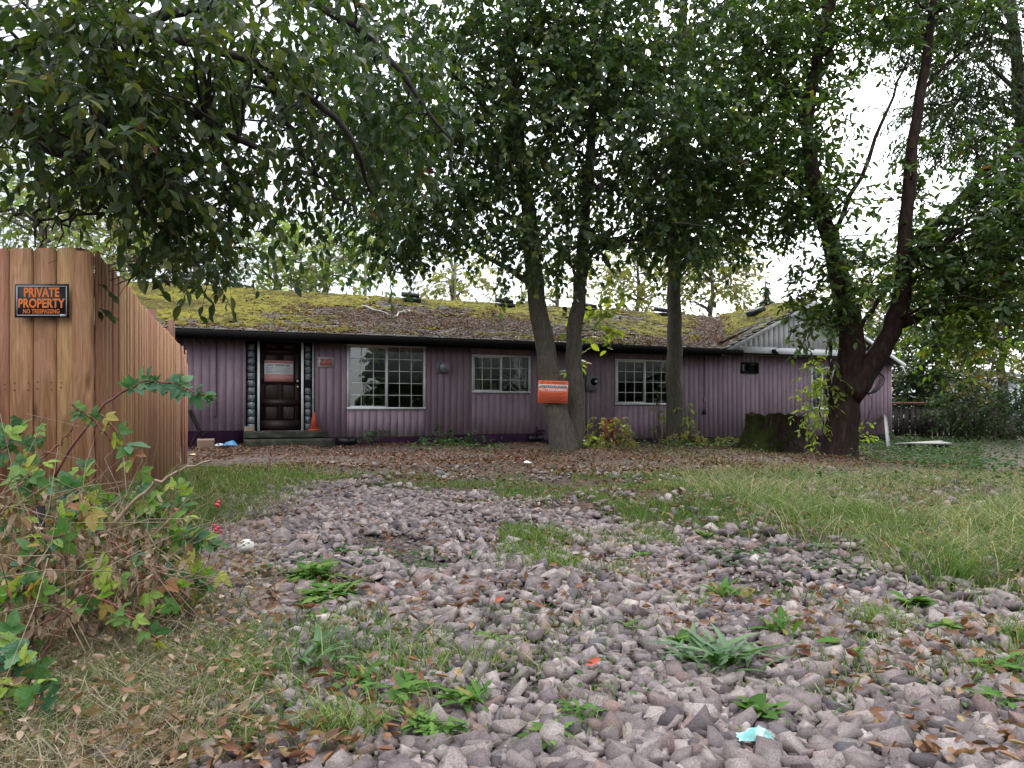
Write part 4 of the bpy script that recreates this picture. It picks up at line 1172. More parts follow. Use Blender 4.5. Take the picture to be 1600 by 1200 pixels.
# slim straight tree by the third window
t_ = new_tree('slim_tree', 'single straight grey trunk of a tall tree before the right hand gridded window', 'tree', (at(1054, 690, 19.6)[0], 19.6, -.06))
limbs = []; m = MB()
limbs.append(limb(m, [(1058, 705), (1056, 670), (1053, 600), (1054, 520), (1053, 420), (1056, 300), (1062, 150), (1068, 0), (1072, -150)], 19.6, .25, .08, 28, .012, 14, .3)); roughen(m, .05, 4).build('trunk', M['bark'], t_, smooth=True)
for pxs in ([(1054, 330), (1110, 270), (1180, 210), (1250, 120)], [(1060, 240), (1100, 150), (1160, 60)], [(1054, 300), (1000, 250), (960, 200)], [(1055, 260), (1140, 200), (1230, 140, 19)], [(1065, 100), (1120, 20), (1150, -60)], [(1060, 180), (1010, 110), (980, 20)]):
    m = MB(); limbs.append(limb(m, pxs, 19.6, .06, .015, 12, .04, 8)); m.build('limb', M['bark'], t_, smooth=True)
grow(t_, limbs, [E(1110, 200, 19.4, 130, 160, 2.4, 580), E(1160, 60, 19.4, 110, 130, 2.4, 360), E(1040, 330, 19.4, 110, 70, 2, 150), E(1130, 350, 19.0, 80, 60, 1.8, 125), E(1090, -60, 19.4, 170, 120, 2, 200), E(1215, 275, 18.8, 60, 80, 1.4, 90)],
     dict(spec, ind=0, leaf=.15, gap=.42, twig=.65), 13)

# madrone with red-brown bark on the right
DM = 15.2
t_ = new_tree('madrone_tree', 'leaning tree with dark red brown trunk and big limbs right of the stump', 'tree', (at(1313, 712, DM)[0], DM, float(gz(6.5, DM))))
limbs = []; m = MB()
limbs.append(limb(m, [(1310, 730), (1312, 700), (1317, 650), (1324, 600), (1330, 555), (1326, 500), (1310, 430), (1293, 365), (1274, 300), (1262, 200), (1272, 100), (1300, 0), (1330, -140)], DM, .34, .06, 36, .015, 14, .45))
roughen(m, .06, 3).build('trunk', M['red_bark'], t_, smooth=True)
m = MB(); limbs.append(limb(m, [(1326, 618), (1350, 588), (1375, 550), (1398, 505), (1412, 455), (1413, 390), (1418, 310), (1428, 210), (1446, 90), (1462, -20), (1470, -150)], DM - .1, .25, .045, 30, .015, 12)); roughen(m, .05, 3).build('trunk', M['red_bark'], t_, smooth=True)
for pxs, r0, r1 in (([(1405, 508), (1440, 492), (1480, 482), (1530, 462), (1565, 445), (1625, 420, 14)], .10, .05), ([(1412, 440), (1440, 385), (1480, 330), (1530, 275), (1580, 230, 15), (1640, 170)], .11, .05),
                    ([(1340, 520), (1360, 490), (1385, 450), (1430, 415), (1480, 380, 14.4)], .05, .02), ([(1297, 395), (1310, 350), (1345, 270), (1378, 200), (1398, 140), (1420, 90)], .06, .02),
                    ([(1274, 310), (1240, 280), (1200, 250, 15), (1150, 220)], .06, .02), ([(1262, 210), (1230, 140), (1190, 60)], .05, .015), ([(1268, 130), (1310, 60), (1360, 0)], .05, .015),
                    ([(1412, 390), (1460, 385), (1520, 350), (1590, 290)], .05, .02), ([(1436, 150), (1480, 100), (1540, 60)], .045, .015), ([(1480, 485), (1485, 530), (1488, 580)], .018, .006),
                    ([(1318, 655), (1300, 610), (1296, 570), (1300, 520), (1310, 500)], .06, .02), ([(1313, 640), (1296, 625), (1285, 600)], .04, .015), ([(1420, 400), (1470, 420), (1540, 410), (1600, 380)], .04, .015)):
    m = MB(); limbs.append(limb(m, pxs, DM, r0, r1, 14, .03, 8)); roughen(m, .02, 5).build('limb', M['red_bark'], t_, smooth=True)
grow(t_, limbs, [E(1435, 412, 14.8, 100, 52, 1.0, 110), E(1300, 440, 14.5, 44, 74, .9, 96), E(1272, 505, 14.2, 20, 36, .5, 18), E(1530, 350, 14.2, 110, 90, 1.4, 290), E(1215, 240, 15, 100, 120, 1.8, 290), E(1245, 100, 15.4, 80, 90, 1.6, 120),
                 E(1550, 480, 13.8, 80, 62, 1.2, 130), E(1300, 330, 14.8, 55, 40, 1, 45), E(1450, 300, 15, 60, 50, 1, 42), E(1375, 40, 15.4, 80, 60, 1.3, 75), E(1245, 30, 15.6, 110, 70, 1.5, 130), E(1190, 150, 15.6, 80, 110, 1.5, 110), E(1390, -40, 15.4, 140, 70, 1.5, 120), E(1480, 60, 15.6, 70, 60, 1.2, 60), E(1580, 290, 14.6, 60, 70, 1.1, 70), E(1480, 250, 15.2, 60, 40, .9, 34)],
     dict(bark=M['red_bark'], base=MADR, mat=M['leaf_madrone'], twig=.5, nl=10, leaf=.17, droop=.25, drop=.15, jit=.6, ind=300, gap=.38, per=9), 14)
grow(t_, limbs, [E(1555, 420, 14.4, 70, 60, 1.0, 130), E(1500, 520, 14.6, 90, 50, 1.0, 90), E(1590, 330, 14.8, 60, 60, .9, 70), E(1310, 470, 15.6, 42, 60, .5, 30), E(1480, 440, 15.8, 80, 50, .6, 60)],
     dict(bark=M['red_bark'], base=MADR, mat=M['leaf_backlit'], twig=.45, nl=10, leaf=.15, droop=.25, drop=.15, jit=.6, ind=0, gap=.36, per=9), 24)
# yellow-green suckers low on the madrone
t2 = new_tree('leafy_shrub', 'yellow green shrub growing between the stump and red brown trunk', 'shrub', ground_px(1290, 700))
m = MB(); l_ = [limb(m, [(1290, 704), (1284, 660), (1276, 620), (1270, 590)], 15.6, .02, .006, 10, .02, 6), limb(m, [(1292, 704), (1300, 650), (1296, 600), (1300, 560)], 15.5, .02, .006, 10, .02, 6)]; m.build('stem', M['red_bark'], t2, smooth=True)
grow(t2, l_, [E(1275, 640, 15.4, 24, 44, .5, 46), E(1285, 585, 15.4, 26, 26, .5, 26), E(1340, 690, 15.7, 14, 26, .4, 10)], dict(bark=M['red_bark'], base=MADR, mat=M['leaf_yellow'], twig=.35, nl=7, leaf=.13, droop=.4, drop=.3, per=6, gap=0, tw=.003), 15)

# tall feathery evergreen behind, top right
t_ = new_tree('evergreen_tree', 'tall feathery evergreen with backlit branches at the top right', 'tree', (at(1560, 690, 19)[0], 19, -.1))
limbs = []; m = MB()
limbs.append(limb(m, [(1640, 700), (1625, 500), (1610, 300), (1590, 100), (1570, -100)], 19, .28, .1, 20, .02, 10)); m.build('trunk', M['bark'], t_, smooth=True)
for pxs in ([(1605, 280), (1560, 215), (1500, 180)], [(1595, 150), (1530, 90), (1460, 60)], [(1600, 200), (1540, 150), (1440, 170)], [(1585, 50), (1500, 10), (1400, 0)], [(1585, 40), (1530, -30), (1440, -60)]):
    m = MB(); limbs.append(limb(m, pxs, 18.6, .06, .015, 10, .03, 6)); m.build('limb', M['bark'], t_, smooth=True)
grow(t_, limbs, [E(1530, 90, 18.6, 90, 95, 1.6, 330), E(1480, 190, 18.4, 75, 45, 1.2, 150), E(1440, 20, 18.6, 100, 70, 1.5, 220), E(1590, 200, 18.8, 60, 90, 1.4, 170), E(1570, -40, 18.6, 120, 80, 1.5, 160), E(1360, 20, 18.8, 70, 60, 1.2, 90)],
     dict(bark=M['bark'], base=LEAF, mat=M['leaf_needle'], twig=.7, nl=20, leaf=.17, wid=.55, droop=.5, drop=.5, jit=.25, gap=.4), 16)

# plum tree on the left: trunk stands behind the fence, its boughs hang over it
t_ = new_tree('plum_tree', 'spreading tree with large drooping leaves overhanging the cedar fence', 'tree', (-6.2, 6.6, 0))
limbs = []; m = MB()
P = smooth_path([(-6.2, 6.6, -.1), (-6.15, 6.6, 1.2), (-5.8, 6.5, 2.3), (-5.1, 6.2, 3.0), tuple(at(-60, 175, 5.6))], 16, .02); R = np.linspace(.26, .12, 16); m.tube(P, R, 12); limbs.append((P, R)); roughen(m, .04, 4).build('trunk', M['plum_bark'], t_, smooth=True)
for pxs, r0, r1, D0 in (([(-60, 175, 5.6), (0, 188, 5.4), (60, 200, 5.3), (110, 212, 5.2), (160, 190), (210, 178), (270, 165), (330, 190, 4.9), (400, 230, 4.8)], .085, .02, 5.0), ([(-60, 185, 5.6), (20, 205, 5.4), (70, 225), (120, 250), (180, 290, 4.8), (250, 360, 4.9), (280, 420, 5)], .05, .012, 5.0),
                    ([(-70, 100, 5.4), (40, 70), (150, 60), (240, 60), (330, 80), (400, 100), (460, 130), (520, 180), (560, 240), (580, 300, 6)], .055, .012, 5.4), ([(150, 60, 5.4), (260, 20), (380, -10), (480, 0), (540, 30), (590, 72), (640, 130), (672, 175), (700, 222), (712, 262)], .05, .006, 6.0),
                    ([(200, 180, 5.0), (202, 130), (198, 60), (200, -20), (205, -80)], .035, .012, 5.0), ([(400, 110, 5.6), (440, 170), (470, 230), (520, 300), (560, 340)], .03, .008, 6), ([(330, 200, 5), (350, 270), (360, 330), (385, 395)], .02, .005, 5), ([(120, 250, 5), (90, 300), (60, 340), (55, 385)], .018, .005, 5.1),
                    ([(180, 290, 4.9), (150, 330), (85, 350), (60, 390, 5.1)], .014, .004, 5), ([(60, 290, 5.3), (100, 330), (88, 388)], .012, .004, 5.2), ([(0, 330, 5.3), (60, 345), (130, 330), (190, 300)], .012, .006, 5.2)):
    m = MB(); limbs.append(limb(m, pxs, D0, r0, r1, 20, .02, 8)); m.build('limb', M['plum_bark'], t_, smooth=True)
def off_fence(P):
    fxl = FA[0] + (P[:, 1] - FA[1]) * (FB[0] - FA[0]) / (FB[1] - FA[1])
    px = 800 + F * P[:, 0] / P[:, 1]; py = HZ - F * (P[:, 2] - EYE) / P[:, 1]
    ok = (P[:, 2] > 2.02) | (P[:, 0] > fxl + .12)
    return ok & (P[:, 2] > EYE + .62) & ~((px < 262) & (py > 386 + np.clip((px - 150) * .75, 0, 99)))
grow(t_, limbs, [E(170, 180, 4.7, 190, 110, 1.0, 270), E(290, 275, 4.7, 95, 72, .8, 115), E(280, 60, 4.8, 240, 100, 1.2, 260), E(60, 80, 5.0, 120, 100, 1.1, 120), E(335, 400, 4.9, 50, 28, .4, 16), E(225, 425, 5.4, 40, 24, .4, 18), E(60, 245, 5.0, 80, 45, .8, 34), E(190, 280, 4.9, 60, 40, .6, 24)],
     dict(bark=M['plum_bark'], base=PLUM, mat=M['leaf_plum'], twig=.32, nl=8, leaf=.09, droop=.5, drop=.55, jit=.45, ind=300, gap=.30, per=9, br=.014, tw=.0035, keep=off_fence, clump=1.6), 17)
t2 = t_
grow(t_, limbs, [E(480, 190, 6.2, 110, 120, 1.0, 120), E(560, 90, 6.4, 130, 110, 1.2, 130), E(640, 190, 6.4, 70, 70, .6, 60), E(420, 60, 6.2, 110, 90, 1.0, 80), E(540, 280, 6.3, 60, 45, .7, 30), E(415, 330, 6.0, 34, 40, .4, 9)],
     dict(bark=M['plum_bark'], base=PLUM, mat=M['leaf_plum_fine'], twig=.34, nl=8, leaf=.098, droop=.7, drop=.7, jit=.35, ind=0, gap=.32, per=9, br=.014, tw=.0035, keep=off_fence, clump=1.4), 18)
# two low sprays of leaves in front of the side fence
t2 = new_tree('vine_shoot', 'thin leafy shoot poking through the side of the cedar fence', 'vine', (-2.8, 5.2, 0))
m = MB(); l_ = [limb(m, [(151, 442, 4.9), (160, 447), (168, 455), (176, 462)], 4.86, .004, .002, 6, .002, 5), limb(m, [(151, 480, 4.9), (160, 484), (168, 490), (178, 500)], 4.86, .004, .002, 6, .002, 5)]; m.build('stem', M['plum_bark'], t2)
mb = MB(); Ps = np.array([at(px, py, 4.84) for px, py in ((158, 445), (162, 448), (166, 452), (170, 458), (176, 462), (156, 482), (154, 486), (163, 484), (168, 490), (174, 497), (153, 492))])
dd = np.array([(.6, -.2, -.5 - .1 * (i % 3)) for i in range(len(Ps))]) + RNG.normal(size=(len(Ps), 3)) * .25
Fm = frames(dd, np.array([[.5, -.6, .7]]) + RNG.normal(size=(len(Ps), 3)) * .3, RNG.uniform(.055, .095, len(Ps)))
me = mesh_np('leaf', PLUM[0], PLUM[1], M['leaf_plum'], uv=PLUM[2])
for i in range(len(Ps)): place('leaf', me, t2, mat4(Fm[i], Ps[i]))

# trees beyond the house
def far_tree(name, label, px, py, D, rx, ry, rd, n, mat, seed, leaf=.3, bark='pale_bark', gap=.36, trunk_r=.2, nl=8, base=LEAF, twig=1.0, group='trees beyond the house', parts=None, gap_clump=.5, wid=1.0):
    b = at(px, py, D); z0 = float(gz(b[0], D)); zt = b[2] + ry / F * D * .8
    t_ = new_tree(name, label, 'tree' if 'tree' in name or 'conifer' in name else 'shrub', (b[0], D, z0), group)
    m = MB(); P = smooth_path([(b[0] + .2, D, z0 - .2), (b[0] - .1, D, z0 + (zt - z0) * .4), (b[0] + .1, D, z0 + (zt - z0) * .75), (b[0], D, zt)], 12, .05); R = np.linspace(trunk_r, .04, 12)
    m.tube(P, R, 8); m.build('trunk', M[bark], t_, smooth=True)
    cr = [E(px, py, D, rx, ry, rd, n)] if not parts else [E(*q) for q in parts]
    grow(t_, [(P, R)], cr, dict(bark=M[bark], base=base, mat=mat, twig=twig, nl=nl, leaf=leaf, droop=.25, drop=.2, jit=.5, gap=gap, per=10, br=.06, tw=.012, clump=gap_clump, wid=wid), seed)
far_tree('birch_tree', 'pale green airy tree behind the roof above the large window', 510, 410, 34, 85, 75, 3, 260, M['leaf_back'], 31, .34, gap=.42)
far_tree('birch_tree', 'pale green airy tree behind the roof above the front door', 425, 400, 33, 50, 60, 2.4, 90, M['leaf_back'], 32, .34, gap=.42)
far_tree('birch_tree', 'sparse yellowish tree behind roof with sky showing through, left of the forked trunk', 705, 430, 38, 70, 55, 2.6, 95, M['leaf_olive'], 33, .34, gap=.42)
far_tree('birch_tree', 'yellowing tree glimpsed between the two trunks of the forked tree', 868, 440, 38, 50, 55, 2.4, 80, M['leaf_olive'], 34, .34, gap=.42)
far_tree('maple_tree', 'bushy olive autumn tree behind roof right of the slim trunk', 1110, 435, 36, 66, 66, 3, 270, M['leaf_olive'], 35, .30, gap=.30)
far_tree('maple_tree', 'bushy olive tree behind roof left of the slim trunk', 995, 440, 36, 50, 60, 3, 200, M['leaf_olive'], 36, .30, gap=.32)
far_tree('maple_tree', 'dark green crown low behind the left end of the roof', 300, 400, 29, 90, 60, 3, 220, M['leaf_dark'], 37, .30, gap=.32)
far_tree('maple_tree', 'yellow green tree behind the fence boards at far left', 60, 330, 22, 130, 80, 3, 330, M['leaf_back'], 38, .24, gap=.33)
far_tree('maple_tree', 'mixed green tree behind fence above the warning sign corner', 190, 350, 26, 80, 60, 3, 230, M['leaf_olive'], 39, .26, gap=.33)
def conifer(label, px, pyt, D, hw, zbot, seed, n=260, group='trees beyond the house'):
    global RNG; RNG = np.random.default_rng(seed)
    top = at(px, pyt, D); z0 = float(gz(top[0], D)); H = top[2] - zbot; Rm = hw / F * abs(D)
    t_ = new_tree('conifer_tree', label, 'tree', (top[0], D, z0), group)
    m = MB(); m.tube([(top[0], D, z0 - .2), (top[0], D, (z0 + top[2]) / 2), (top[0], D, top[2])], [.3, .18, .02], 8); m.build('trunk', M['bark'], t_, smooth=True)
    s = RNG.uniform(0, 1, n) ** .6; an = RNG.uniform(0, 2 * np.pi, n)
    o = np.stack([top[0] + 0 * s, D + 0 * s, top[2] - H * s], 1)
    d = nrm(np.stack([np.cos(an), np.sin(an), -.25 + 0 * s], 1))
    ln = Rm * (s * .9 + .08) * RNG.uniform(.75, 1.1, n)
    Mx, P, tw = sprays(o, d, ln, 26, .12, .16 + .012 * H, drop=.35, jit=.3, wid=.7)
    mb = MB(); scatter(mb, LEAF, Mx, P, RNG.uniform(0, 1, len(P))); tag(mb.build('foliage', M['leaf_needle'], t_), kind='stuff')
    bm_ = MB(); V, Q = tubes(tw, np.broadcast_to(np.linspace(.03, .008, 4), (n, 4)), 3); bm_.add(V, [Q]); tag(bm_.build('branches', M['bark'], t_), kind='stuff')
conifer('small dark conifer tip rising behind the ridge left of the forked trunk', 815, 446, 44, 22, 3.5, 41, 120)
conifer('blue green conifer behind the valley of the white gabled roof', 1196, 432, 40, 48, 2.5, 42, 200)
# dark trees at the right beyond the picket fence
far_tree('hedge_tree', 'dark dense tree right of the house wall above the grey pickets', 1440, 545, 29, 72, 85, 2.2, 420, M['leaf_mid'], 43, .24, 'bark', .22, group='dark trees right of the house')
far_tree('hedge_tree', 'dark leafy tree at the right edge above the white shed', 1570, 490, 27, 80, 75, 2.4, 330, M['leaf_mid'], 44, .24, 'bark', .26, group='dark trees right of the house')
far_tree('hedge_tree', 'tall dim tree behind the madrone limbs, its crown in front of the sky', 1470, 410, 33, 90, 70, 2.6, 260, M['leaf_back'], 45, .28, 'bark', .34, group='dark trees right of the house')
far_tree('hedge_tree', 'dark tree showing between the two leaders of the red trunk', 1360, 470, 31, 60, 80, 2, 200, M['leaf_olive'], 46, .26, 'bark', .3, group='dark trees right of the house')
far_tree('hedge_tree', 'low dark bush behind the pickets next to the house corner', 1415, 625, 28.3, 50, 52, .8, 260, M['leaf_dark'], 50, .2, 'bark', .2, .06, group='dark trees right of the house', twig=.7)
far_tree('hedge_tree', 'dark bush behind the middle of the picket fence', 1500, 640, 28.6, 60, 40, .8, 240, M['leaf_dark'], 51, .2, 'bark', .2, .06, group='dark trees right of the house', twig=.7)
far_tree('garden_shrub', 'bushy shrub covering the picket fence left of the brown post', 1510, 645, 25.5, 55, 36, .8, 210, M['leaf_dark'], 47, .15, 'bark', .2, .04, group='shrubs at the right fence', twig=.5)
far_tree('garden_shrub', 'yellow green shrub behind the brown double post', 1545, 575, 25, 62, 45, .8, 100, M['leaf_olive'], 48, .16, 'bark', .3, .04, group='shrubs at the right fence', twig=.5)
far_tree('garden_shrub', 'dark shrub at the right edge beyond the brown double post', 1600, 640, 23.5, 40, 46, .8, 160, M['leaf_dark'], 49, .15, 'bark', .2, .04, group='shrubs at the right fence', twig=.5)
# trees over the road behind the camera, seen only in the window glass
def back_conifer(x, y, H, R, seed, lab):
    global RNG; RNG = np.random.default_rng(seed); n = 170
    t_ = new_tree('conifer_tree', lab, 'tree', (x, y, 0), 'conifers across the road')
    m = MB(); m.tube([(x, y, -.3), (x, y, H / 2), (x, y, H)], [.35, .2, .03], 8); m.build('trunk', M['bark'], t_, smooth=True)
    s = RNG.uniform(.02, 1, n) ** .7; an = RNG.uniform(0, 2 * np.pi, n)
    o = np.stack([x + 0 * s, y + 0 * s, H - (H - 1.5) * s], 1); d = nrm(np.stack([np.cos(an), np.sin(an), -.25 + 0 * s], 1))
    Mx, P, tw = sprays(o, d, R * (s * .9 + .06), 16, .15, .75, drop=.35, jit=.3, wid=.8)
    mb = MB(); scatter(mb, LEAF, Mx, P, RNG.uniform(0, 1, len(P))); tag(mb.build('foliage', M['leaf_needle'], t_), kind='stuff')
for i, (x, y, H, R) in enumerate(((16.3, -8, 8, 2.3), (23.5, -12, 13, 3.2), (24.5, -8, 15, 3.6), (9, -18, 12, 3.2), (1, -16, 11, 3), (31, -14, 14, 3.5), (-10, -15, 12, 3), (37, -6, 15, 4), (43, -10, 16, 4.5), (34, 0, 13, 3.6))):
    back_conifer(x, y, H, R, 60 + i, ('short', 'second', 'tall', 'lone', 'middle', 'broad', 'far left', 'dense', 'very tall', 'nearest right')[i] + ' dark conifer standing across the road, reflected in window glass')

# ------------------------------------------------------------------ things right of and beyond the house
pf = thing('picket_fence', 'old dark picket fence with red brown top rail right of the house', 'fence', tuple(at(1440, 676, 27)))
RNG = np.random.default_rng(5)
x = at(1388, 676, 27)[0]; x1 = at(1640, 676, 27)[0]; k = 0
while x < x1:
    h = RNG.uniform(.98, 1.06)
    m = MB(); m.obox((x + .075, 27 + RNG.uniform(-.01, .01), -.12 + h / 2), (1, 0, RNG.uniform(-.02, .02)), NZ, Y1, .15, h, .022); m.build('picket', M['old_fence'], pf)
    x += .205 + RNG.uniform(-.02, .02); k += 1
MB().box(at(1394, 0, 27)[0], at(1455, 0, 27)[0], 26.93, 27.08, 1.02, 1.10).build('top_rail', M['redrail'], pf)
for z in (.15, .78): MB().box(at(1386, 0, 27)[0], x1, 27.02, 27.06, z - .04, z + .04).build('rail', M['old_fence'], pf)
for px in (1391, 1494, 1600): MB().obox(at(px, 650, 27.1), X1, NZ, Y1, .10, 1.3, .10).build('post', M['old_fence'], pf)
dp = thing('double_post', 'pair of orange brown wooden posts standing together by the right shrubs', 'post', tuple(ground_px(1567, 686)))
b = ground_px(1567, 686)
for dx, h in ((-.13, 1.28), (.05, 1.34)):
    MB().obox(b + np.array([dx, 0, h / 2 - .1]), X1, NZ, Y1, .13, h, .12).build('post', M['brown_post'], dp)
MB().obox(b + np.array([-.04, -.09, .75]), X1, NZ, Y1, .3, .12, .04).build('cross_piece', M['brown_post'], dp)
nh = thing('neighbour_house', 'white sided neighbour building glimpsed through leaves at the right edge', 'building', tuple(at(1545, 660, 36)))
a, b = at(1478, 625, 36), at(1600, 590, 36)
MB().box(a[0], b[0], 36, 41, -.3, b[2]).build('wall', M['far_white'], nh)
MB().add([(a[0] - .4, 35.4, b[2] + .05), (b[0], 35.4, b[2] + .05), (b[0], 38.5, b[2] + .55), (a[0] - .4, 38.5, b[2] + .55), (a[0] - .4, 35.4, b[2]), (b[0], 35.4, b[2])], [[(0, 1, 2, 3), (4, 5, 1, 0)]]).build('roof', M['far_roof'], nh)
MB().box(at(1500, 0, 36)[0], at(1530, 0, 36)[0], 35.95, 35.99, .9, 1.9).build('window', M['glass'], nh)
# boards, stump and odds and ends
def plank(name, label, a, b, w, th, mat, cat='board', nvec=(0, -1, .2)):
    a, b = np.asarray(a, float), np.asarray(b, float); d = nrm(b - a); s_ = nrm(np.cross(d, np.asarray(nvec, float))); n_ = np.cross(s_, d)
    return tag(MB().obox((a + b) / 2, s_, d, n_, w, np.linalg.norm(b - a), th).build(name, mat), label, cat)
g = ground_px(1389, 705)
plank('leaning_board', 'pale weathered board leaning on the right house corner', g, HW(U(1381) - .02, -.07, .62), .15, .03, M['grey_board'])
g = ground_px(323, 697); plank('leaning_board', 'thin brown board leaning on purple wall at the fence end', g, HW(U(296), -.05, .82), .07, .025, M['stump_wood'])
pl = thing('plank_platform', 'low weathered plank platform on the ground right of the house corner', 'platform', tuple(ground_px(1452, 708)))
c = ground_px(1452, 706)
for k in range(4): MB().obox(c + np.array([.0, .16 * k, .2]), nrm(np.array([1, 0, .02 * k])), Y1, NZ, 1.0 + .1 * (k % 2), .15, .035).build('plank', M['grey_board'], pl)
for dx in (-.4, .4): MB().obox(c + np.array([dx, .24, .08]), X1, Y1, NZ, .08, .6, .19).build('support', M['old_fence'], pl)
def stump():
    DS = 17.4; b = at(1213, 700, DS); b[2] = float(gz(b[0], DS)) - .06
    st = thing('tree_stump', 'huge old stump cloaked in green moss before the pale purple wall', 'stump', tuple(b))
    na, nz = 72, 22; V = []; H = .88
    for i in range(nz):
        t = i / (nz - 1)
        for j in range(na):
            an = 2 * np.pi * j / na
            r = .63 + .42 * (1 - t) ** 3.2 * (1 + .5 * math.sin(an * 5 + 1) + .35 * math.sin(an * 8)) + .03 * math.sin(an * 7 + t) + .022 * math.sin(an * 23 + 2 * t)
            z = t * (H + .02 * math.sin(an * 3 + .5) + .02 * math.sin(an * 9) + .015 * math.sin(an * 17))
            V.append((b[0] + r * math.cos(an), b[1] + r * math.sin(an) * .9, b[2] + z))
    V = np.array(V); V += (np.stack([fbm(V * [9, 9, 3], s) for s in (1, 2, 3)], -1) - .5) * [.11, .11, .04]
    q = [(i * na + j, i * na + (j + 1) % na, (i + 1) * na + (j + 1) % na, (i + 1) * na + j) for i in range(nz - 1) for j in range(na)]
    c_ = np.array([[b[0], b[1], b[2] + H - .14]]); k = len(V)
    top = [((nz - 1) * na + j, (nz - 1) * na + (j + 1) % na, k) for j in range(na)]
    mb = MB(); mb.add(np.vstack([V, c_]), [q, top]); mb.build('bark', M['stump_wood'], st, smooth=False)
    # moss clings to its left side and top edge
    an = np.arctan2(V[:, 1] - b[1], V[:, 0] - b[0]); tt = (V[:, 2] - b[2]) / H
    w = .36 * np.cos(an - 3.6) + .8 * fbm(V * 5, 7, 3) + np.where(tt > .95, .18, 0) - .3 * np.clip(tt - .5, 0, 1)
    Vm = V + nrm(V - np.array([b[0], b[1], b[2] + .4])) * (.010 + .022 * fbm(V * 11, 3)[:, None]); kp = w > .60
    qq = np.array(q); qq = qq[kp[qq].sum(1) >= 3]
    mm = MB(); mm.add(Vm, [qq], fbm(V * 5, 2)); tag(mm.build('moss', M['stump_moss'], st), kind='stuff')
    # tufts of moss
    n = 7000; sel = RNG.choice(np.where(kp)[0], n); P = V[sel] + RNG.normal(size=(n, 3)) * .02
    d = nrm(nrm(P - np.array([b[0], b[1], b[2] + .4])) + RNG.normal(size=(n, 3)) * .5)
    mt = MB(); scatter(mt, LEAF, frames(d, rnd_unit(n), RNG.uniform(.008, .022, n)), P, RNG.uniform(0, 1, n)); tag(mt.build('moss_tufts', M['stump_moss'], st), kind='stuff')
stump()
# cone, cracked brick, bag, card on and by the step
cz = ENT[2]; u = U(489)
cn = thing('traffic_cone', 'faded orange traffic cone standing on the step beside the door', 'cone', tuple(HW(u, -.17, cz)))
p = HW(u, -.17, cz)
MB().obox(p + NZ * .014, HX, HY, NZ, .26, .26, .028).build('base', M['cone'], cn)
MB().lathe(p + NZ * .028, [(.105, 0), (.028, .37), (.022, .385), (.001, .386)], 16).build('body', M['cone'], cn, smooth=True)
tag(rough_box(-.1, .1, -.06, .06, 0, .11).build('concrete_chunk', M['card'], matrix=Matrix.Translation(Vector(HW(U(388.5), -.2, cz))) @ Matrix.Rotation(.4, 4, 'Z')), 'small broken concrete chunk on the left end of the door step', 'chunk')
def crumple(name, label, cat, c, sx, sy, h, mat, seed):
    n = 12; us, vs = np.meshgrid(np.linspace(-1, 1, n), np.linspace(-1, 1, n)); P = np.stack([us * sx, vs * sy, us * 0], -1)
    P[..., 2] = np.maximum(0.01, h * (1.2 - us ** 2 - vs ** 2) * (.4 + 1.2 * fbm(P * (2 / sx), seed)))
    P = P + (np.stack([fbm(P * (4 / sx), seed + i) for i in (1, 2, 3)], -1) - .5) * sx * .3 * [1, 1, .3]
    V = P.reshape(-1, 3) + np.asarray(c); i = (np.arange(n - 1)[:, None] * n + np.arange(n - 1)[None]).ravel()
    mb = MB(); mb.add(V, [np.stack([i, i + 1, i + n + 1, i + n], 1)])
    return tag(mb.build(name, mat), label, cat)
crumple('plastic_bag', 'crumpled blue plastic bag on the ground left of the steps', 'bag', ground_px(359, 697), .17, .1, .10, M['blue'], 3)
crumple('plastic_wrapper', 'white crumpled wrapper on dirt beside the blue bag', 'wrapper', ground_px(343, 697), .12, .08, .05, M['white'], 6)
crumple('plastic_wrapper', 'pale plastic scrap on the leafy dirt in front of the forked tree', 'wrapper', ground_px(823, 724), .07, .05, .03, M['white'], 8)
crumple('paper_scrap', 'yellow paper scrap on dirt at the end of the cedar fence', 'scrap', ground_px(302, 711), .09, .05, .02, M['brass'], 9)
g = ground_px(322, 702); tag(rough_box(-.16, .16, -.03, .03, -.02, .22).build('wood_block', M['card'], matrix=Matrix.Translation(Vector(g)) @ Matrix.Rotation(.3, 4, 'Z') @ Matrix.Rotation(.25, 4, 'X')), 'brown wooden block propped upright at foot of leaning board', 'block')
mb = MB()
for k in range(16):
    a = np.array(ground_px(random.uniform(285, 312), random.uniform(694, 702))); d = nrm(np.array([random.uniform(-1, 1), random.uniform(-.3, .3), random.uniform(.1, 1.6)]))
    mb.tube(smooth_path([a, a + d * .3, a + d * .55 + np.array([0, 0, -.1])], 5), [.012, .01, .008, .006, .004], 5)
tag(mb.build('brush_pile', M['plum_bark']), 'tangle of dark broken twigs at the foot of the purple wall by fence', 'twigs', kind='stuff')
p = HW(U(934), -.5, float(gz(3, 19)))
rp = tag(MB().obox(p + NZ * .33, nrm(HX + .1 * NZ), NZ, HN, .24, .62, .03).obox(p + NZ * .33 + HX * .17 + HN * .05, HX, NZ, HN, .06, .6, .1).obox(p + NZ * .62 + HX * .05, HX, NZ, HN, .3, .05, .08).build('red_board', M['red_plastic']), 'worn red board leaning by the wall behind a shrub under the meter', 'board')
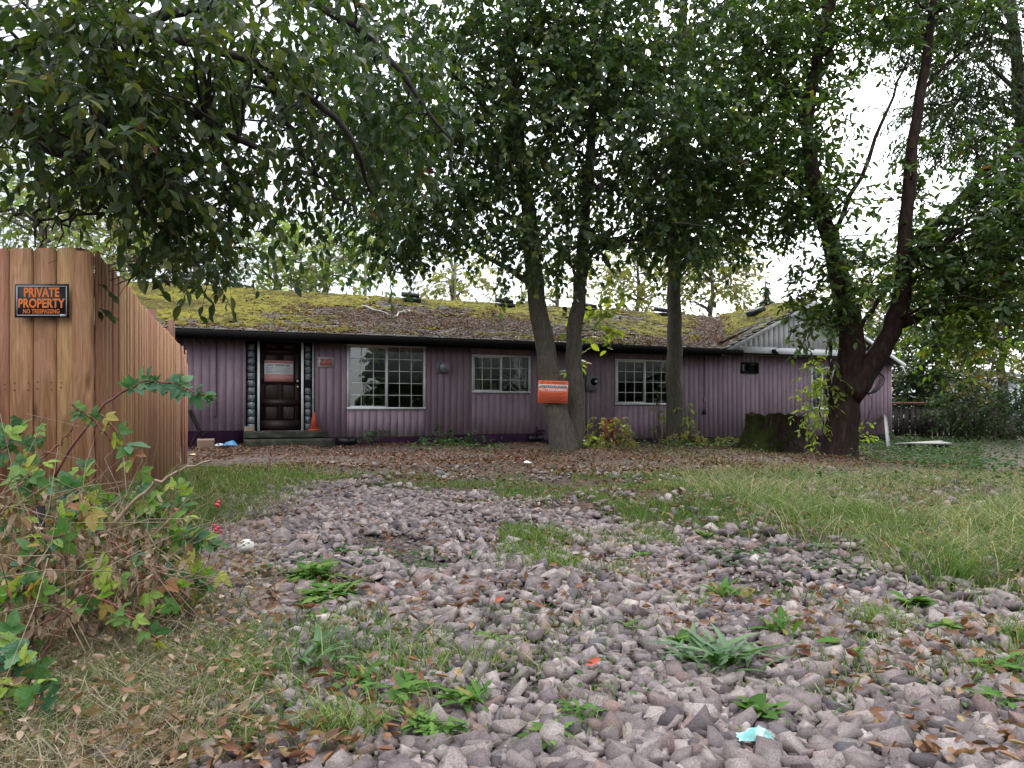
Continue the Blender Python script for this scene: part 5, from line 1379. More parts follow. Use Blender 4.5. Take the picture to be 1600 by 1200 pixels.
# wire coil hung on the madrone
mb = MB()
for k in range(5):
    an = np.linspace(0, 2 * np.pi, 18); c = at(1362 + k, 597 + k, 14.95)
    mb.tube(c + np.stack([np.cos(an) * .13, an * 0 - .02 * k, np.sin(an) * (.24 - .015 * k)], 1) + np.stack([np.sin(an) * .1, 0 * an, 0 * an], 1), .008, 5, False)
mb.tube(smooth_path([at(1350, 608, 14.8), at(1362, 625, 14.9), at(1357, 650, 15), at(1335, 690, 15.4), at(1330, 708, 15.3)], 20), .006, 5)
tag(mb.build('wire_coil', M['cable']), 'coil of black wire hooked on the madrone limb', 'wire')
# utility poles and lines behind the house
for px, top, D, lab in ((571, 368, 62, 'slim utility pole with crossarm behind the roof above large window'), (711, 388, 58, 'utility pole behind the pale tree left of the forked trunk')):
    t_ = thing('utility_pole', lab, 'pole', (at(px, 600, D)[0], D, 0))
    a = at(px, top, D)
    MB().tube([(a[0], D, -.3), (a[0], D, a[2])], [.16, .11], 8).build('pole', M['pole_wood'], t_)
    MB().obox(a - NZ * .45, nrm(np.array([1, .3, 0])), NZ, Y1, 1.9, .12, .1).build('crossarm', M['pole_wood'], t_)
    for dx in (-.8, 0, .8): MB().lathe(a + np.array([dx, dx * .3, -.36]), [(.05, 0), (.06, .08), (.03, .15)], 8).build('insulator', M['dark_metal'], t_)
for k, (dz, dx) in enumerate(((-.25, -.8), (-.25, 0), (-.25, .8), (-1.6, 0))):
    a, b, c = at(571, 368, 62) + [dx, 0, dz], at(711, 388, 58) + [dx, 0, dz], np.array([-60, 66, 14 + dz])
    w = MB(); w.tube(smooth_path([c, (c + a) / 2 - NZ * .8, a, (a + b) / 2 - NZ * .4, b, np.array([60, 40, 12. + dz])], 40), .018, 4)
    tag(w.build('power_line', M['cable']), ['highest of the thin power lines, left wire of the three at the crossarm', 'middle thin power line of the three at the crossarm', 'right hand thin power line of the three at the crossarm', 'lowest thin power line strung below the crossarm'][k], 'wire')

# ------------------------------------------------------------------ gravel
RNG = np.random.default_rng(101); random.seed(101)
GRAVEL = gpoly([(330, 838), (385, 795), (440, 772), (540, 760), (640, 764), (760, 776), (860, 800), (930, 832), (1000, 838), (1120, 852), (1240, 872), (1400, 908), (1560, 948), (1760, 985)]) + [(3.6, 1.2), (-.55, 1.2)] + gpoly([(345, 1190), (325, 1090), (312, 980), (305, 900)])
def pave():
    """a thin raised sheet of stony dirt under the stones"""
    xs = np.arange(-3.4, 5.2, .1); ys = np.arange(1.1, 9.4, .1)
    X, Y = np.meshgrid(xs, ys)
    k = inpoly(X.ravel(), Y.ravel(), GRAVEL).reshape(X.shape)
    Z = gz(X, Y) + .006 + .03 * (fbm(np.stack([X, Y, X * 0], -1) * 1.5, 3) - .3)
    nx = len(xs); i = (np.arange(len(ys) - 1)[:, None] * nx + np.arange(nx - 1)[None]).ravel()
    q = np.stack([i, i + 1, i + nx + 1, i + nx], 1); q = q[k.ravel()[q].all(1)]
    return tag(place('gravel_bed', mesh_np('gravel_bed', np.stack([X, Y, Z], -1).reshape(-1, 3), [q], M['gravel_dirt'], True)), kind='structure')
BED = pave()
def stone_base(seed):
    """a split chunk: a skewed slab broken by a few random planes"""
    r = np.random.default_rng(seed)
    bm = bmesh.new()
    bmesh.ops.create_cube(bm, size=1.0)
    sk = r.uniform(-.3, .3, 2)
    for v in bm.verts:
        v.co.x += v.co.z * sk[0] + r.normal() * .06; v.co.y += v.co.z * sk[1] + r.normal() * .06; v.co.z += r.normal() * .09
    for k in range(r.integers(2, 5)):
        n = r.normal(size=3) * [1, 1, .7]; n /= np.linalg.norm(n)
        d = r.uniform(.24, .46)
        res = bmesh.ops.bisect_plane(bm, geom=bm.verts[:] + bm.edges[:] + bm.faces[:], plane_co=Vector(n * d), plane_no=Vector(n), clear_outer=True)
        ed = [e for e in bm.edges if e.is_boundary]
        if ed: bmesh.ops.holes_fill(bm, edges=ed)
    bmesh.ops.triangulate(bm, faces=bm.faces[:])
    V = np.array([v.co for v in bm.verts]); Fc = np.array([[v.index for v in f.verts] for f in bm.faces])
    bm.free()
    sc = np.array([1, r.uniform(.5, .95), r.uniform(.32, .7)])
    V = (V - V.mean(0)) * sc * 1.15
    return V, [Fc]
STONES = [stone_base(s) for s in range(40)]
def rot_mats(n, flat_=.5):
    a = RNG.uniform(0, 2 * np.pi, n); z = nrm(np.array([0, 0, 1.]) + RNG.normal(size=(n, 3)) * flat_)
    x = nrm(np.cross(np.stack([np.cos(a), np.sin(a), 0 * a], 1), z)); y = np.cross(z, x)
    return np.stack([x, y, z], -1)
def warp(x, y, a=.5, fr=1.5):
    p = np.stack([x, y, x * 0], 1) * fr
    return x + (fbm(p, 91, 3) - .5) * 2 * a, y + (fbm(p, 92, 3) - .5) * 2 * a
def gravel():
    sp = .026
    xs, ys = np.meshgrid(np.arange(-3.4, 5.0, sp), np.arange(1.35, 9.3, sp))
    x = (xs + RNG.uniform(-.5, .5, xs.shape) * sp).ravel(); y = (ys + RNG.uniform(-.5, .5, ys.shape) * sp).ravel()
    jx, jy = RNG.normal(size=len(x)) * .16, RNG.normal(size=len(x)) * .22
    k = inpoly(*warp(x + jx, y + jy), GRAVEL)
    vis = np.abs(x) < y * .70 + .25
    p3 = np.stack([x, y, x * 0], 1)
    bare = fbm(p3 * 1.1, 41, 2)
    far = np.clip((y - 5) / 4, 0, 1)
    grassy = np.exp(-((x - .4) / .75) ** 2 - ((y - 4.6) / 1.3) ** 2)
    bare2 = fbm(p3 * 2.6, 43, 2)
    d = 1.05 - .6 * np.clip((bare - .53) * 6, 0, 1) - .45 * far * np.clip((bare - .38) * 4, 0, 1) - .75 * grassy - .55 * np.clip((bare2 - .54) * 6, 0, 1)
    k &= vis & (RNG.uniform(0, 1, len(x)) < d)
    x, y = x[k], y[k]
    # strays out in the grass and dirt
    n2 = 4600; y2 = RNG.uniform(2.2, 11, n2) ; x2 = RNG.uniform(-.45, .72, n2) * y2
    k2 = ~inpoly(x2, y2, GRAVEL) & (fbm(np.stack([x2, y2, x2 * 0], 1) * 1.1, 55) > .47) & (x2 > -.33 * y2)
    x = np.concatenate([x, x2[k2]]); y = np.concatenate([y, y2[k2]])
    n = len(x)
    size = np.clip(RNG.lognormal(math.log(.0255), .44, n), .010, .056)
    big = fbm(np.stack([x, y, x * 0], 1) * .9, 19, 2)
    size *= .8 + .45 * big
    z = gz(x, y) + size * RNG.uniform(.05, .36, n) + .02 * big + .012
    Mx = rot_mats(n, .38) * (size * 1.32)[:, None, None]
    pos = np.stack([x, y, z], 1); tint = RNG.uniform(0, 1, n)
    kind = RNG.integers(0, len(STONES), n)
    dist = np.hypot(y, x); pxx = 800 + F * x / y; pyy = HZ + F * (EYE - z) / y
    show = np.where((pxx > -10) & (pxx < 1610) & (pyy < 1215), size / dist, 0)
    o = np.argsort(-show); ind, rest = o[:300], o[300:]
    meshes = [mesh_np('stone', b[0], b[1], M['stone']) for b in STONES]
    for i in ind: place('stone', meshes[kind[i]], BED, mat4(Mx[i], pos[i]))
    mb = MB()
    for j, b in enumerate(STONES):
        r = rest[kind[rest] == j]; scatter(mb, b, Mx[r], pos[r], tint[r])
    ng = 16000; yg = 1.5 + 6.5 * RNG.uniform(0, 1, ng) ** 1.3; xg = RNG.uniform(-.6, .72, ng) * yg
    kg = inpoly(*warp(xg + RNG.normal(size=ng) * .2, yg + RNG.normal(size=ng) * .25), GRAVEL); xg, yg = xg[kg], yg[kg]
    sg = np.clip(RNG.lognormal(math.log(.012), .4, len(xg)), .005, .025); pg = np.stack([xg, yg, gz(xg, yg) + .014 + RNG.uniform(0, .016, len(xg))], 1)
    kk = RNG.integers(0, 8, len(xg))
    for j in range(8):
        r = kk == j; scatter(mb, STONES[j], rot_mats(int(r.sum()), .6) * sg[r][:, None, None], pg[r], RNG.uniform(0, 1, int(r.sum())))
    tag(mb.build('gravel', M['stone'], BED), kind='stuff')
gravel()
g = ground_px(384, 884)
bm = bmesh.new(); bmesh.ops.create_icosphere(bm, subdivisions=3, radius=.045)
V = np.array([v.co for v in bm.verts]); Fc = np.array([[v.index for v in f.verts] for f in bm.faces]); bm.free()
V *= 1 + .25 * (fbm(V * 30, 2)[:, None] - .5); V[:, 2] *= .85
tag(place('round_stone', mesh_np('round_stone', V + g + [0, 0, .105], [Fc], M['pale_stone'], True)), 'pale round stone lying on the purple grey gravel at left', 'stone')

# ------------------------------------------------------------------ fallen leaves
def lay_leaves(n, region, size, tilt=.5, lift=.01, base=LEAF):
    y, x = region(n); k = np.abs(x) < y * .72 + .3; x, y = x[k], y[k]
    pos = np.stack([x, y, gz(x, y) + lift + RNG.uniform(0, .02, len(x))], 1)
    nn = nrm(NZ + RNG.normal(size=pos.shape) * tilt); d = RNG.normal(size=pos.shape) * [1, 1, .3]
    return frames(d, nn, RNG.uniform(*size, len(x))), pos
CURL = (np.array([(0, 0, 0), (-.2, .3, .14), (0, .32, .0), (.2, .3, .14), (-.22, .66, .2), (0, .68, .03), (.22, .66, .2), (0, 1, .16)]), [np.array([(0, 2, 1), (0, 3, 2), (4, 5, 7), (5, 6, 7)]), np.array([(1, 2, 5, 4), (2, 3, 6, 5)])])
mb = MB()
def reg_dirt(n):
    y = RNG.uniform(5.5, 19.5, n); x = RNG.uniform(-.42, .62, n) * y
    k = (fbm(np.stack([x, y, x * 0], 1) * .9, 71, 3) > RNG.uniform(.2, .58, n)) & (y < 16.0 + .42 * (x + 7)) & ((y > 9.2) | (RNG.uniform(0, 1, n) < .22))
    return y[k], x[k]
Mx, P = lay_leaves(60000, reg_dirt, (.035, .085), .5); scatter(mb, LEAF, Mx, P, RNG.uniform(0, 1, len(P)))
tag(mb.build('leaf_litter', M['litter']), 'brown leaf litter carpeting the dirt in front of the house', None, None, 'stuff')
def reg_gravel(n):
    y = 1.7 + 7.2 * RNG.uniform(0, 1, n) ** 1.35; x = RNG.uniform(-.6, .7, n) * y
    k = fbm(np.stack([x, y, x * 0], 1) * 1.6, 73, 2) > RNG.uniform(.36, .62, n)
    return y[k], x[k]
Mx, P = lay_leaves(5200, reg_gravel, (.022, .054), .9, .03, CURL)
P[:, 2] += .02
d_ = np.where((np.abs(P[:, 0] / P[:, 1]) < .67) & (P[:, 1] > 1.78), P[:, 1], 99); o = np.argsort(d_)
me = mesh_np('fallen_leaf', CURL[0], CURL[1], M['fallen'])
for i in o[:200]: place('fallen_leaf', me, BED, mat4(Mx[i], P[i]))
mb = MB(); r = o[200:]; scatter(mb, CURL, Mx[r], P[r], RNG.uniform(0, 1, len(r)))
tag(mb.build('fallen_leaves', M['fallen']), 'orange brown fallen leaves among the gravel stones', None, None, 'stuff')

# ------------------------------------------------------------------ grass
def blades(x, y, h, w, bend, out, clump=None, z0=None, lean=None):
    n = len(x); a = RNG.uniform(0, 2 * np.pi, n)
    d = np.stack([np.cos(a), np.sin(a)], 1) * (bend * RNG.uniform(.3, 1.3, n))[:, None]
    if lean is not None: d = d + lean
    zz = gz(x, y) if z0 is None else z0
    fa = RNG.uniform(0, 2 * np.pi, n); wx, wy = np.cos(fa) * w * .5, np.sin(fa) * w * .5
    V = np.zeros((n, 7, 3)); T = (0, .4, .75)
    for i, (t, k) in enumerate(zip(T, (1, .85, .5))):
        cx, cy, cz = x + d[:, 0] * h * t ** 1.8, y + d[:, 1] * h * t ** 1.8, zz + h * (t - .28 * bend * t ** 2.4)
        V[:, 2 * i] = np.stack([cx - wx * k, cy - wy * k, cz], 1); V[:, 2 * i + 1] = np.stack([cx + wx * k, cy + wy * k, cz], 1)
    V[:, 6] = np.stack([x + d[:, 0] * h, y + d[:, 1] * h, zz + h * (1 - .42 * bend)], 1)
    off = (np.arange(n) * 7)[:, None, None]
    f4 = (np.array([(0, 1, 3, 2), (2, 3, 5, 4)])[None] + off).reshape(-1, 4); f3 = (np.array([(4, 5, 6)])[None] + off).reshape(-1, 3)
    cn = fbm(np.stack([x, y, x * 0], 1) * 2.2, 8, 2)
    out.add(V.reshape(-1, 3), [f4, f3], np.repeat((RNG.uniform(0, .55, n) + .5 * cn) % 1.0, 7))
def sample_poly(pxs, n, ymax=30, thr=(.3, .6), fr=1.4, seed=0):
    g = gpoly(pxs); A = np.array(g); lo, hi = A.min(0), A.max(0)
    m = n * 4; x = RNG.uniform(lo[0], hi[0], m); y = RNG.uniform(lo[1], hi[1], m)
    jj = .10 + .02 * y
    k = inpoly(*warp(x + RNG.normal(size=m) * jj, y + RNG.normal(size=m) * jj * 1.3, .45 if lo[1] < 9 else .7, 1.3), g) & (np.abs(x) < .72 * y + .3)
    k &= fbm(np.stack([x, y, x * 0], 1) * fr, seed, 3) > RNG.uniform(*thr, m)
    return x[k][:n], y[k][:n]
gr = MB()
for pxs, n, h, thr, seed in (([(225, 762), (290, 732), (470, 735), (560, 752), (450, 772), (400, 800), (330, 832), (250, 835)], 7000, (.05, .16), (.28, .58), 1),
                             ([(470, 736), (850, 738), (1000, 758), (960, 790), (800, 788), (640, 768), (480, 766)], 6000, (.03, .09), (.40, .66), 2),
                             ([(900, 756), (1100, 750), (1160, 800), (1130, 858), (1010, 838), (930, 805)], 5500, (.04, .12), (.36, .62), 3),
                             ([(800, 790), (1000, 800), (1040, 870), (960, 930), (830, 930), (780, 860)], 6500, (.05, .14), (.38, .64), 4),
                             ([(340, 1000), (700, 900), (760, 1190), (420, 1190)], 1500, (.05, .14), (.44, .66), 5),
                             ([(900, 860), (1500, 930), (1590, 1100), (1100, 1080), (900, 980)], 2600, (.05, .13), (.42, .66), 6),
                             ([(700, 700), (1000, 690), (1600, 735), (1250, 745), (900, 730)], 2600, (.05, .14), (.42, .7), 7)):
    x, y = sample_poly(pxs, n, thr=thr, seed=seed, fr=1.8)
    blades(x, y, RNG.uniform(*h, len(x)), RNG.uniform(.004, .008, len(x)), .6, gr)
for pxs, n, h, thr, sd in (([(200, 960), (360, 940), (430, 1060), (440, 1199), (260, 1199), (180, 1080)], 1300, (.08, .24), (.40, .62), 31), ([(0, 1050), (240, 1040), (300, 1199), (0, 1199)], 700, (.08, .2), (.45, .65), 32), ([(300, 790), (420, 800), (400, 900), (330, 960), (280, 900)], 900, (.06, .16), (.38, .6), 33), ([(420, 980), (900, 960), (1000, 1199), (430, 1199)], 1800, (.04, .11), (.45, .66), 34), ([(900, 980), (1590, 1000), (1590, 1199), (900, 1199)], 1500, (.04, .10), (.48, .68), 35)):
    x, y = sample_poly(pxs, n, thr=thr, seed=sd, fr=2.4)
    blades(x, y, RNG.uniform(*h, len(x)), RNG.uniform(.003, .006, len(x)), .9, gr)
tag(gr.build('grass', M['grass']), 'short green grass in patches round the gravel', None, None, 'stuff')
gl = MB()
for pxs, n, h, thr, seed in (([(1060, 738), (1600, 742), (1720, 800), (1720, 975), (1570, 945), (1400, 903), (1250, 866), (1150, 832), (1090, 785)], 21000, (.04, .16), (.36, .66), 11),
                             ([(225, 790), (300, 750), (430, 760), (390, 830), (300, 870), (230, 860)], 3000, (.10, .25), (.3, .6), 12)):
    x, y = sample_poly(pxs, n, thr=thr, seed=seed, fr=1.2)
    blades(x, y, RNG.uniform(*h, len(x)), RNG.uniform(.004, .008, len(x)), .95, gl)
x, y = sample_poly([(1100, 770), (1600, 790), (1720, 850), (1720, 970), (1500, 920), (1250, 860)], 2200, thr=(.46, .64), seed=19, fr=1.6)
blades(x, y, RNG.uniform(.22, .42, len(x)), RNG.uniform(.004, .007, len(x)), 1.2, gl)
x, y = sample_poly([(1060, 735), (1600, 738), (1700, 790), (1700, 900), (1400, 870), (1100, 800)], 5200, thr=(.40, .62), seed=23, fr=2.2)
dg = MB(); blades(x, y, RNG.uniform(.08, .26, len(x)), RNG.uniform(.003, .005, len(x)), 1.2, dg)
tag(dg.build('dry_tufts', M['straw']), 'dry straw coloured tufts scattered through the grass at right', None, None, 'stuff')
tag(gl.build('long_grass', M['grass_mix']), 'long arching grass, green and straw coloured, on the right', None, None, 'stuff')
st = MB()
xy = [sample_poly([(-150, 830), (310, 830), (270, 980), (280, 1100), (310, 1199), (-300, 1199)], 15000, thr=(.25, .6), fr=2, seed=14), sample_poly([(1210, 700), (1420, 712), (1500, 760), (1350, 775), (1180, 740)], 2600, thr=(.3, .6), seed=15)]
xn = RNG.uniform(-1.9, -.75, 9000); yn = RNG.uniform(1.5, 2.6, 9000); k = xn < -.36 * yn; xy.append((xn[k], yn[k]))
x = np.concatenate([q[0] for q in xy]); y = np.concatenate([q[1] for q in xy])
blades(x, y, RNG.uniform(.05, .22, len(x)) * np.where(y > 10, .5, 1), np.clip(RNG.lognormal(math.log(.0024), .45, len(x)), .0012, .008), 1.3, st)
tag(st.build('dry_grass', M['straw']), 'tangled dry straw coloured grass at the lower left', None, None, 'stuff')
# leaves among the dry grass
def reg_left(n):
    y = RNG.uniform(1.6, 4.6, n); x = -RNG.uniform(.3, .72, n) * y; return y, x
mb = MB(); Mx, P = lay_leaves(1900, reg_left, (.014, .04), 1.3, .04, CURL); P[:, 2] += RNG.uniform(0, .12, len(P)); scatter(mb, CURL, Mx, P, RNG.uniform(0, 1, len(P)))
tag(mb.build('dead_leaves', M['dry_leaf']), 'curled dead leaves among the dry grass at lower left', None, None, 'stuff')
# low ivy and weeds by the right side of the house
mb = MB()
for pxs, n, s_ in (([(1380, 700), (1480, 706), (1600, 738), (1600, 755), (1450, 748), (1370, 728)], 3400, (.035, .08)), ([(1340, 690), (1420, 690), (1500, 700), (1440, 712), (1360, 716)], 1200, (.04, .09)), ([(1390, 682), (1640, 678), (1660, 720), (1400, 712)], 4200, (.04, .09)),
                   ([(660, 694), (760, 692), (800, 706), (660, 712)], 240, (.05, .1)), ([(1000, 690), (1180, 686), (1180, 704), (980, 708)], 520, (.06, .12)), ([(690, 880), (560, 870), (640, 905), (760, 900)], 90, (.02, .05)), ([(1130, 870), (1330, 880), (1360, 905), (1180, 930)], 500, (.02, .05)), ([(480, 860), (620, 870), (600, 890), (480, 900)], 260, (.02, .05)), ([(1080, 745), (1600, 745), (1680, 900), (1400, 890), (1120, 830)], 1500, (.02, .055)), ([(470, 740), (1000, 740), (1100, 850), (800, 800)], 700, (.015, .04)), ([(0, 1000), (330, 960), (420, 1199), (0, 1199)], 320, (.015, .035)), ([(420, 950), (1590, 950), (1590, 1199), (420, 1199)], 420, (.012, .03))):
    x, y = sample_poly(pxs, n, thr=(.25, .6), seed=len(pxs), fr=2)
    P = np.stack([x, y, gz(x, y) + .03 + RNG.uniform(0, .05, len(x)) * np.where(y > 7, 3, .6)], 1)
    scatter(mb, TREE, frames(RNG.normal(size=P.shape) * [1, 1, .3], nrm(NZ + RNG.normal(size=P.shape) * .4), RNG.uniform(*s_, len(x))), P, RNG.uniform(0, 1, len(x)))
tag(mb.build('ground_ivy', M['ivy']), 'low green creeping ground cover beside the house and gravel', None, None, 'stuff')

# ------------------------------------------------------------------ weeds among the stones
def rosette(name, label, cat, px, py, n, size, base, mat, up=.6, group='weeds in the gravel', wid=1.0):
    g = ground_px(px, py) + np.array([0, 0, .045])
    t_ = thing(name, label, cat, tuple(g), 0, group)
    size *= 1.3; n = int(n * 1.25)
    an = RNG.uniform(0, 2 * np.pi, n) ; el = RNG.uniform(.15, 1.0, n) * up * 1.6
    d = np.stack([np.cos(an), np.sin(an), el], 1); nn = np.stack([-np.cos(an) * .6, -np.sin(an) * .6, np.ones(n)], 1) + RNG.normal(size=(n, 3)) * .2
    Fm = frames(d, nn, size * RNG.uniform(.6, 1.1, n), wid); P = g + np.stack([np.cos(an), np.sin(an), 0 * an], 1) * size * .06 + RNG.normal(size=(n, 3)) * [.25, .25, .05] * size
    me = mesh_np('leaf', base[0], base[1], mat, uv=base[2])
    for i in range(n): place('leaf', me, t_, mat4(Fm[i], P[i]))
JAG = fine_leaf(.15, .4, (.12, .22, .32, .42, .52, .62, .72, .82, .91), (.35, .75, .3, .95, .4, 1.1, .6, .8, .35), True)
FORB = fine_leaf(.13, .35, (.2, .5, .8), (.7, 1, .6))
rosette('strap_weed', 'large dark rosette of long strap leaves in the gravel at right', 'weed', 1118, 1062, 46, .135, STRAP, M['weed_dark'], .9)
rosette('leafy_weed', 'big bright green jagged weed right of the pale round stone', 'weed', 487, 918, 56, .11, JAG, M['weed'], .8)
rosette('leafy_weed', 'wide jagged weed just below the big bright green weed', 'weed', 518, 948, 70, .10, JAG, M['weed'], .55)
rosette('strap_weed', 'dark strap leaved weed at gravel edge beside the dry grass', 'weed', 489, 1052, 15, .12, STRAP, M['weed_dark'], 1.0)
rosette('leafy_weed', 'yellow green upright weed in gravel below the long grass', 'weed', 1228, 1008, 12, .085, JAG, M['weed'], 1.1)
rosette('leafy_weed', 'olive dock weed left of the yellow green upright weed', 'weed', 1134, 946, 20, .085, FORB, M['weed'], .9)
rosette('leafy_weed', 'low green weed near the teal wrapper side of the gravel', 'weed', 1330, 1030, 12, .08, JAG, M['weed'], .3)
rosette('leafy_weed', 'small leafy weed at right edge above the corner stones', 'weed', 1562, 1068, 14, .09, JAG, M['weed'], .6)
rosette('leafy_weed', 'little weed in the gravel below the pale round stone', 'weed', 402, 905, 10, .07, JAG, M['weed'], .6)
for px, py, n, s_, lab in ((735, 1120, 18, .075, 'vine weed with pale leaves near the middle of the bottom edge'), (690, 1170, 22, .06, 'cluster of bright vine leaves just above the bottom edge'), (650, 1160, 16, .06, 'low vine leaves left of the bright bottom cluster'), (905, 1140, 9, .06, 'few broad green leaves between stones at bottom centre'),
        (620, 1105, 10, .10, 'long leaved weed beside the thin grass tuft'), (1425, 960, 12, .08, 'dock weed in the gravel right of the fine grass tuft'), (1000, 880, 10, .06, 'small weed where gravel meets the bare dirt path'), (1180, 1140, 9, .06, 'sprig between stones just above the teal wrapper'), (770, 1015, 7, .05, 'tiny weed below the small standing red leaf'),
        (1565, 1118, 12, .07, 'weed among big stones near the bottom right corner'), (1100, 850, 10, .07, 'weed at the gravel edge below the short middle grass'), (1220, 980, 9, .06, 'small weed just behind the yellow green upright weed'), (505, 985, 10, .07, 'seedling below the wide jagged weed'), (560, 1085, 10, .08, 'leafy weed between the dry grass and thin tuft'),
        (860, 1180, 10, .06, 'seedling cut by the bottom edge near the centre'), (1060, 1020, 8, .06, 'seedling just left of the dark strap rosette'), (975, 1000, 9, .05, 'seedling halfway between red leaf and low grass tuft'), (1480, 1000, 9, .06, 'seedling under the tall arching grass tuft')):
    rosette('leafy_weed', lab, 'weed', px, py, int(n * 1.6), s_ * .82, random.choice((JAG, FORB, JAG, TREE)), M['weed'], random.uniform(.3, .9))
def tuft(px, py, n, h, label, mat='grass', spread=.05):
    g = ground_px(px, py); m = MB()
    blades(g[0] + RNG.normal(size=n) * spread, g[1] + RNG.normal(size=n) * spread, RNG.uniform(.5, 1.1, n) * h, RNG.uniform(.004, .007, n), .9, m)
    tag(m.build('grass_tuft', M[mat]), label, 'grass', 'grass tufts in the gravel')
for a in ((1385, 985, 150, .15, 'fine grass tuft in gravel below the large right meadow'), (1505, 915, 130, .26, 'tall arching grass tuft at meadow edge on the right'), (1068, 955, 90, .12, 'grass tuft left of the olive dock weed'), (530, 1165, 190, .17, 'dense grass tuft at the bottom edge left of center'),
          (385, 1075, 130, .16, 'wispy grass tuft between dry grass and gravel'), (610, 1060, 60, .13, 'thin grass tuft above the bottom vine weeds'), (890, 895, 110, .14, 'grass tuft in the middle of the gravel'), (850, 885, 90, .13, 'grass tuft just left of the middle grass tuft'), (1590, 1010, 110, .16, 'grass tuft cut by the right picture edge'), (1010, 1000, 70, .10, 'low grass tuft between middle tuft and strap rosette')):
    tuft(*a)
g = ground_px(1180, 1190)
crumple('snack_wrapper', 'torn teal wrapper lying on the stones at bottom right', 'wrapper', g + np.array([0, 0, .048]), .042, .024, .03, M['teal'], 4)
for px, py, lab in ((770, 962, 'small red leaf standing between stones near the centre'), (916, 1066, 'red leaf lying on stones left of the strap rosette')):
    g = ground_px(px, py); m = MB(); scatter(m, CURL, frames(np.array([[1, .2, .3]]), np.array([[0, -.6, .8]]), [.05]), g[None] + [[0, 0, .05]], np.array([.5])); tag(m.build('red_leaf', M['cone']), lab, 'leaf')

# ------------------------------------------------------------------ shrubs along the house wall
def small_shrub(label, px, py, D, rx, ry, n, mat, seed, leaf=.09, base=TREE, group='shrubs along the house wall'):
    b = at(px, py, D); b[2] = float(gz(b[0], D))
    t_ = new_tree('wall_shrub', label, 'shrub', b, group); m = MB(); l_ = []
    for k in range(5):
        e = at(px + random.uniform(-.7, .7) * rx, py - ry * random.uniform(1.2, 1.9), D); P = smooth_path([b, (b + e) / 2 + [random.uniform(-.05, .05), 0, .1], e], 8, .01); R = np.linspace(.012, .004, 8); m.tube(P, R, 5); l_.append((P, R))
    m.build('stem', M['bark'], t_)
    grow(t_, l_, [(at(px, py - ry, D), (rx / F * D, .3, ry / F * D), n)], dict(bark=M['bark'], base=base, mat=mat, twig=.25, nl=8, leaf=leaf, droop=.3, drop=.2, jit=.6, gap=.15, per=5, br=.008, tw=.003, clump=2), seed)
for a in (('low dark shrub against the wall under the large window', 577, 700, 17.3, 22, 14, 16, M['leaf_dark'], 81), ('dark shrub against wall below the round flue vent', 690, 704, 17.5, 28, 16, 26, M['leaf_dark'], 82), ('taller dark shrub between the flue vent and forked tree', 732, 706, 17.4, 22, 14, 22, M['leaf_dark'], 83),
          ('yellow green shrub hiding the red panel beside the forked tree', 955, 705, 16.8, 42, 30, 60, M['leaf_olive'], 84), ('small green shrub at the foot of the forked tree', 915, 708, 15.9, 20, 12, 18, M['leaf_yellow'], 85), ('leafy shrub at the foot of the slim trunk', 1075, 702, 18.7, 34, 12, 30, M['leaf_olive'], 86),
          ('yellow leaved climbing sprig on the right of the slim trunk', 1074, 690, 19.2, 7, 34, 16, M['leaf_yellow'], 87), ('low green shrub between slim trunk and mossy stump', 1140, 703, 18, 30, 10, 30, M['leaf_olive'], 88), ('dark leafy shrub at the base of the right house corner', 1400, 704, 21, 22, 14, 26, M['leaf_dark'], 89),
          ('tall loose yellow shrub before the right hand gridded window', 1030, 700, 19.9, 9, 42, 16, M['leaf_yellow'], 90), ('green shrub right of the plank platform', 1520, 716, 19, 30, 8, 26, M['ivy'], 91)):
    small_shrub(*a)

# ------------------------------------------------------------------ brambles in the left foreground
RNG = np.random.default_rng(303); random.seed(303)
TRIM = [mesh_np('leaf', TRI[0], TRI[1], M['leaf_bramble'], uv=TRI[2]), mesh_np('leaf', TRI[0], TRI[1], M['leaf_bramble_dark'], uv=TRI[2])]
def bramble(label, path, D, nl, size, dark=0, r=.006, mat='cane', start=.1, k=22, curl=.4, group='brambles by the fence corner'):
    P = smooth_path([at(p[0], p[1], p[2] if len(p) > 2 else D) for p in path], k, .004)
    t_ = thing('bramble', label, 'bramble', tuple(P[0]), 0, group)
    m = MB().tube(P, np.linspace(r, r * .4, k), 6)
    for i in range(2, k - 2, 1):        # thorns
        d = nrm(RNG.normal(size=3)); m.add([P[i] + d * r * .6 + [0, 0, .004], P[i] + d * r * .6 - [0, 0, .004], P[i] + d * (r + .008) - [0, 0, .003], P[i] + np.cross(d, [0, 0, 1]) * .003], [[(0, 1, 2), (0, 2, 3), (1, 3, 2)]])
    m.build('cane', M[mat], t_, smooth=True)
    nl = int(nl * 1.7)
    for q in range(nl):
        t = start + (1 - start) * (q + random.uniform(.2, .8)) / nl; i = min(k - 2, int(t * (k - 1)))
        tg = nrm(P[i + 1] - P[i]); sgn = 1 if q % 2 else -1
        d = nrm(tg * .5 + np.cross(tg, [0, -1, 0]) * sgn * .8 + RNG.normal(size=3) * curl + [0, -.25, -.1]); n_ = nrm(np.array([0, -.75, .75]) + RNG.normal(size=3) * .45)
        Fm = frames(d[None], n_[None], [size * random.uniform(.42, .80)])[0]
        place('leaf', TRIM[1 if random.random() < dark else 0], t_, mat4(Fm, P[i]))
bramble('long arching bramble cane reaching across the side of the fence', [(85, 745), (118, 692), (160, 640), (185, 616), (215, 600), (246, 594), (278, 601), (310, 613), (338, 627)], 3.0, 13, .088, .95, .006, start=.45)
bramble('red bramble cane with big yellow green leaves below the long cane', [(158, 648), (178, 668), (197, 695), (212, 722), (224, 765), (228, 800)], 2.9, 8, .13, .1, .004, start=.05)
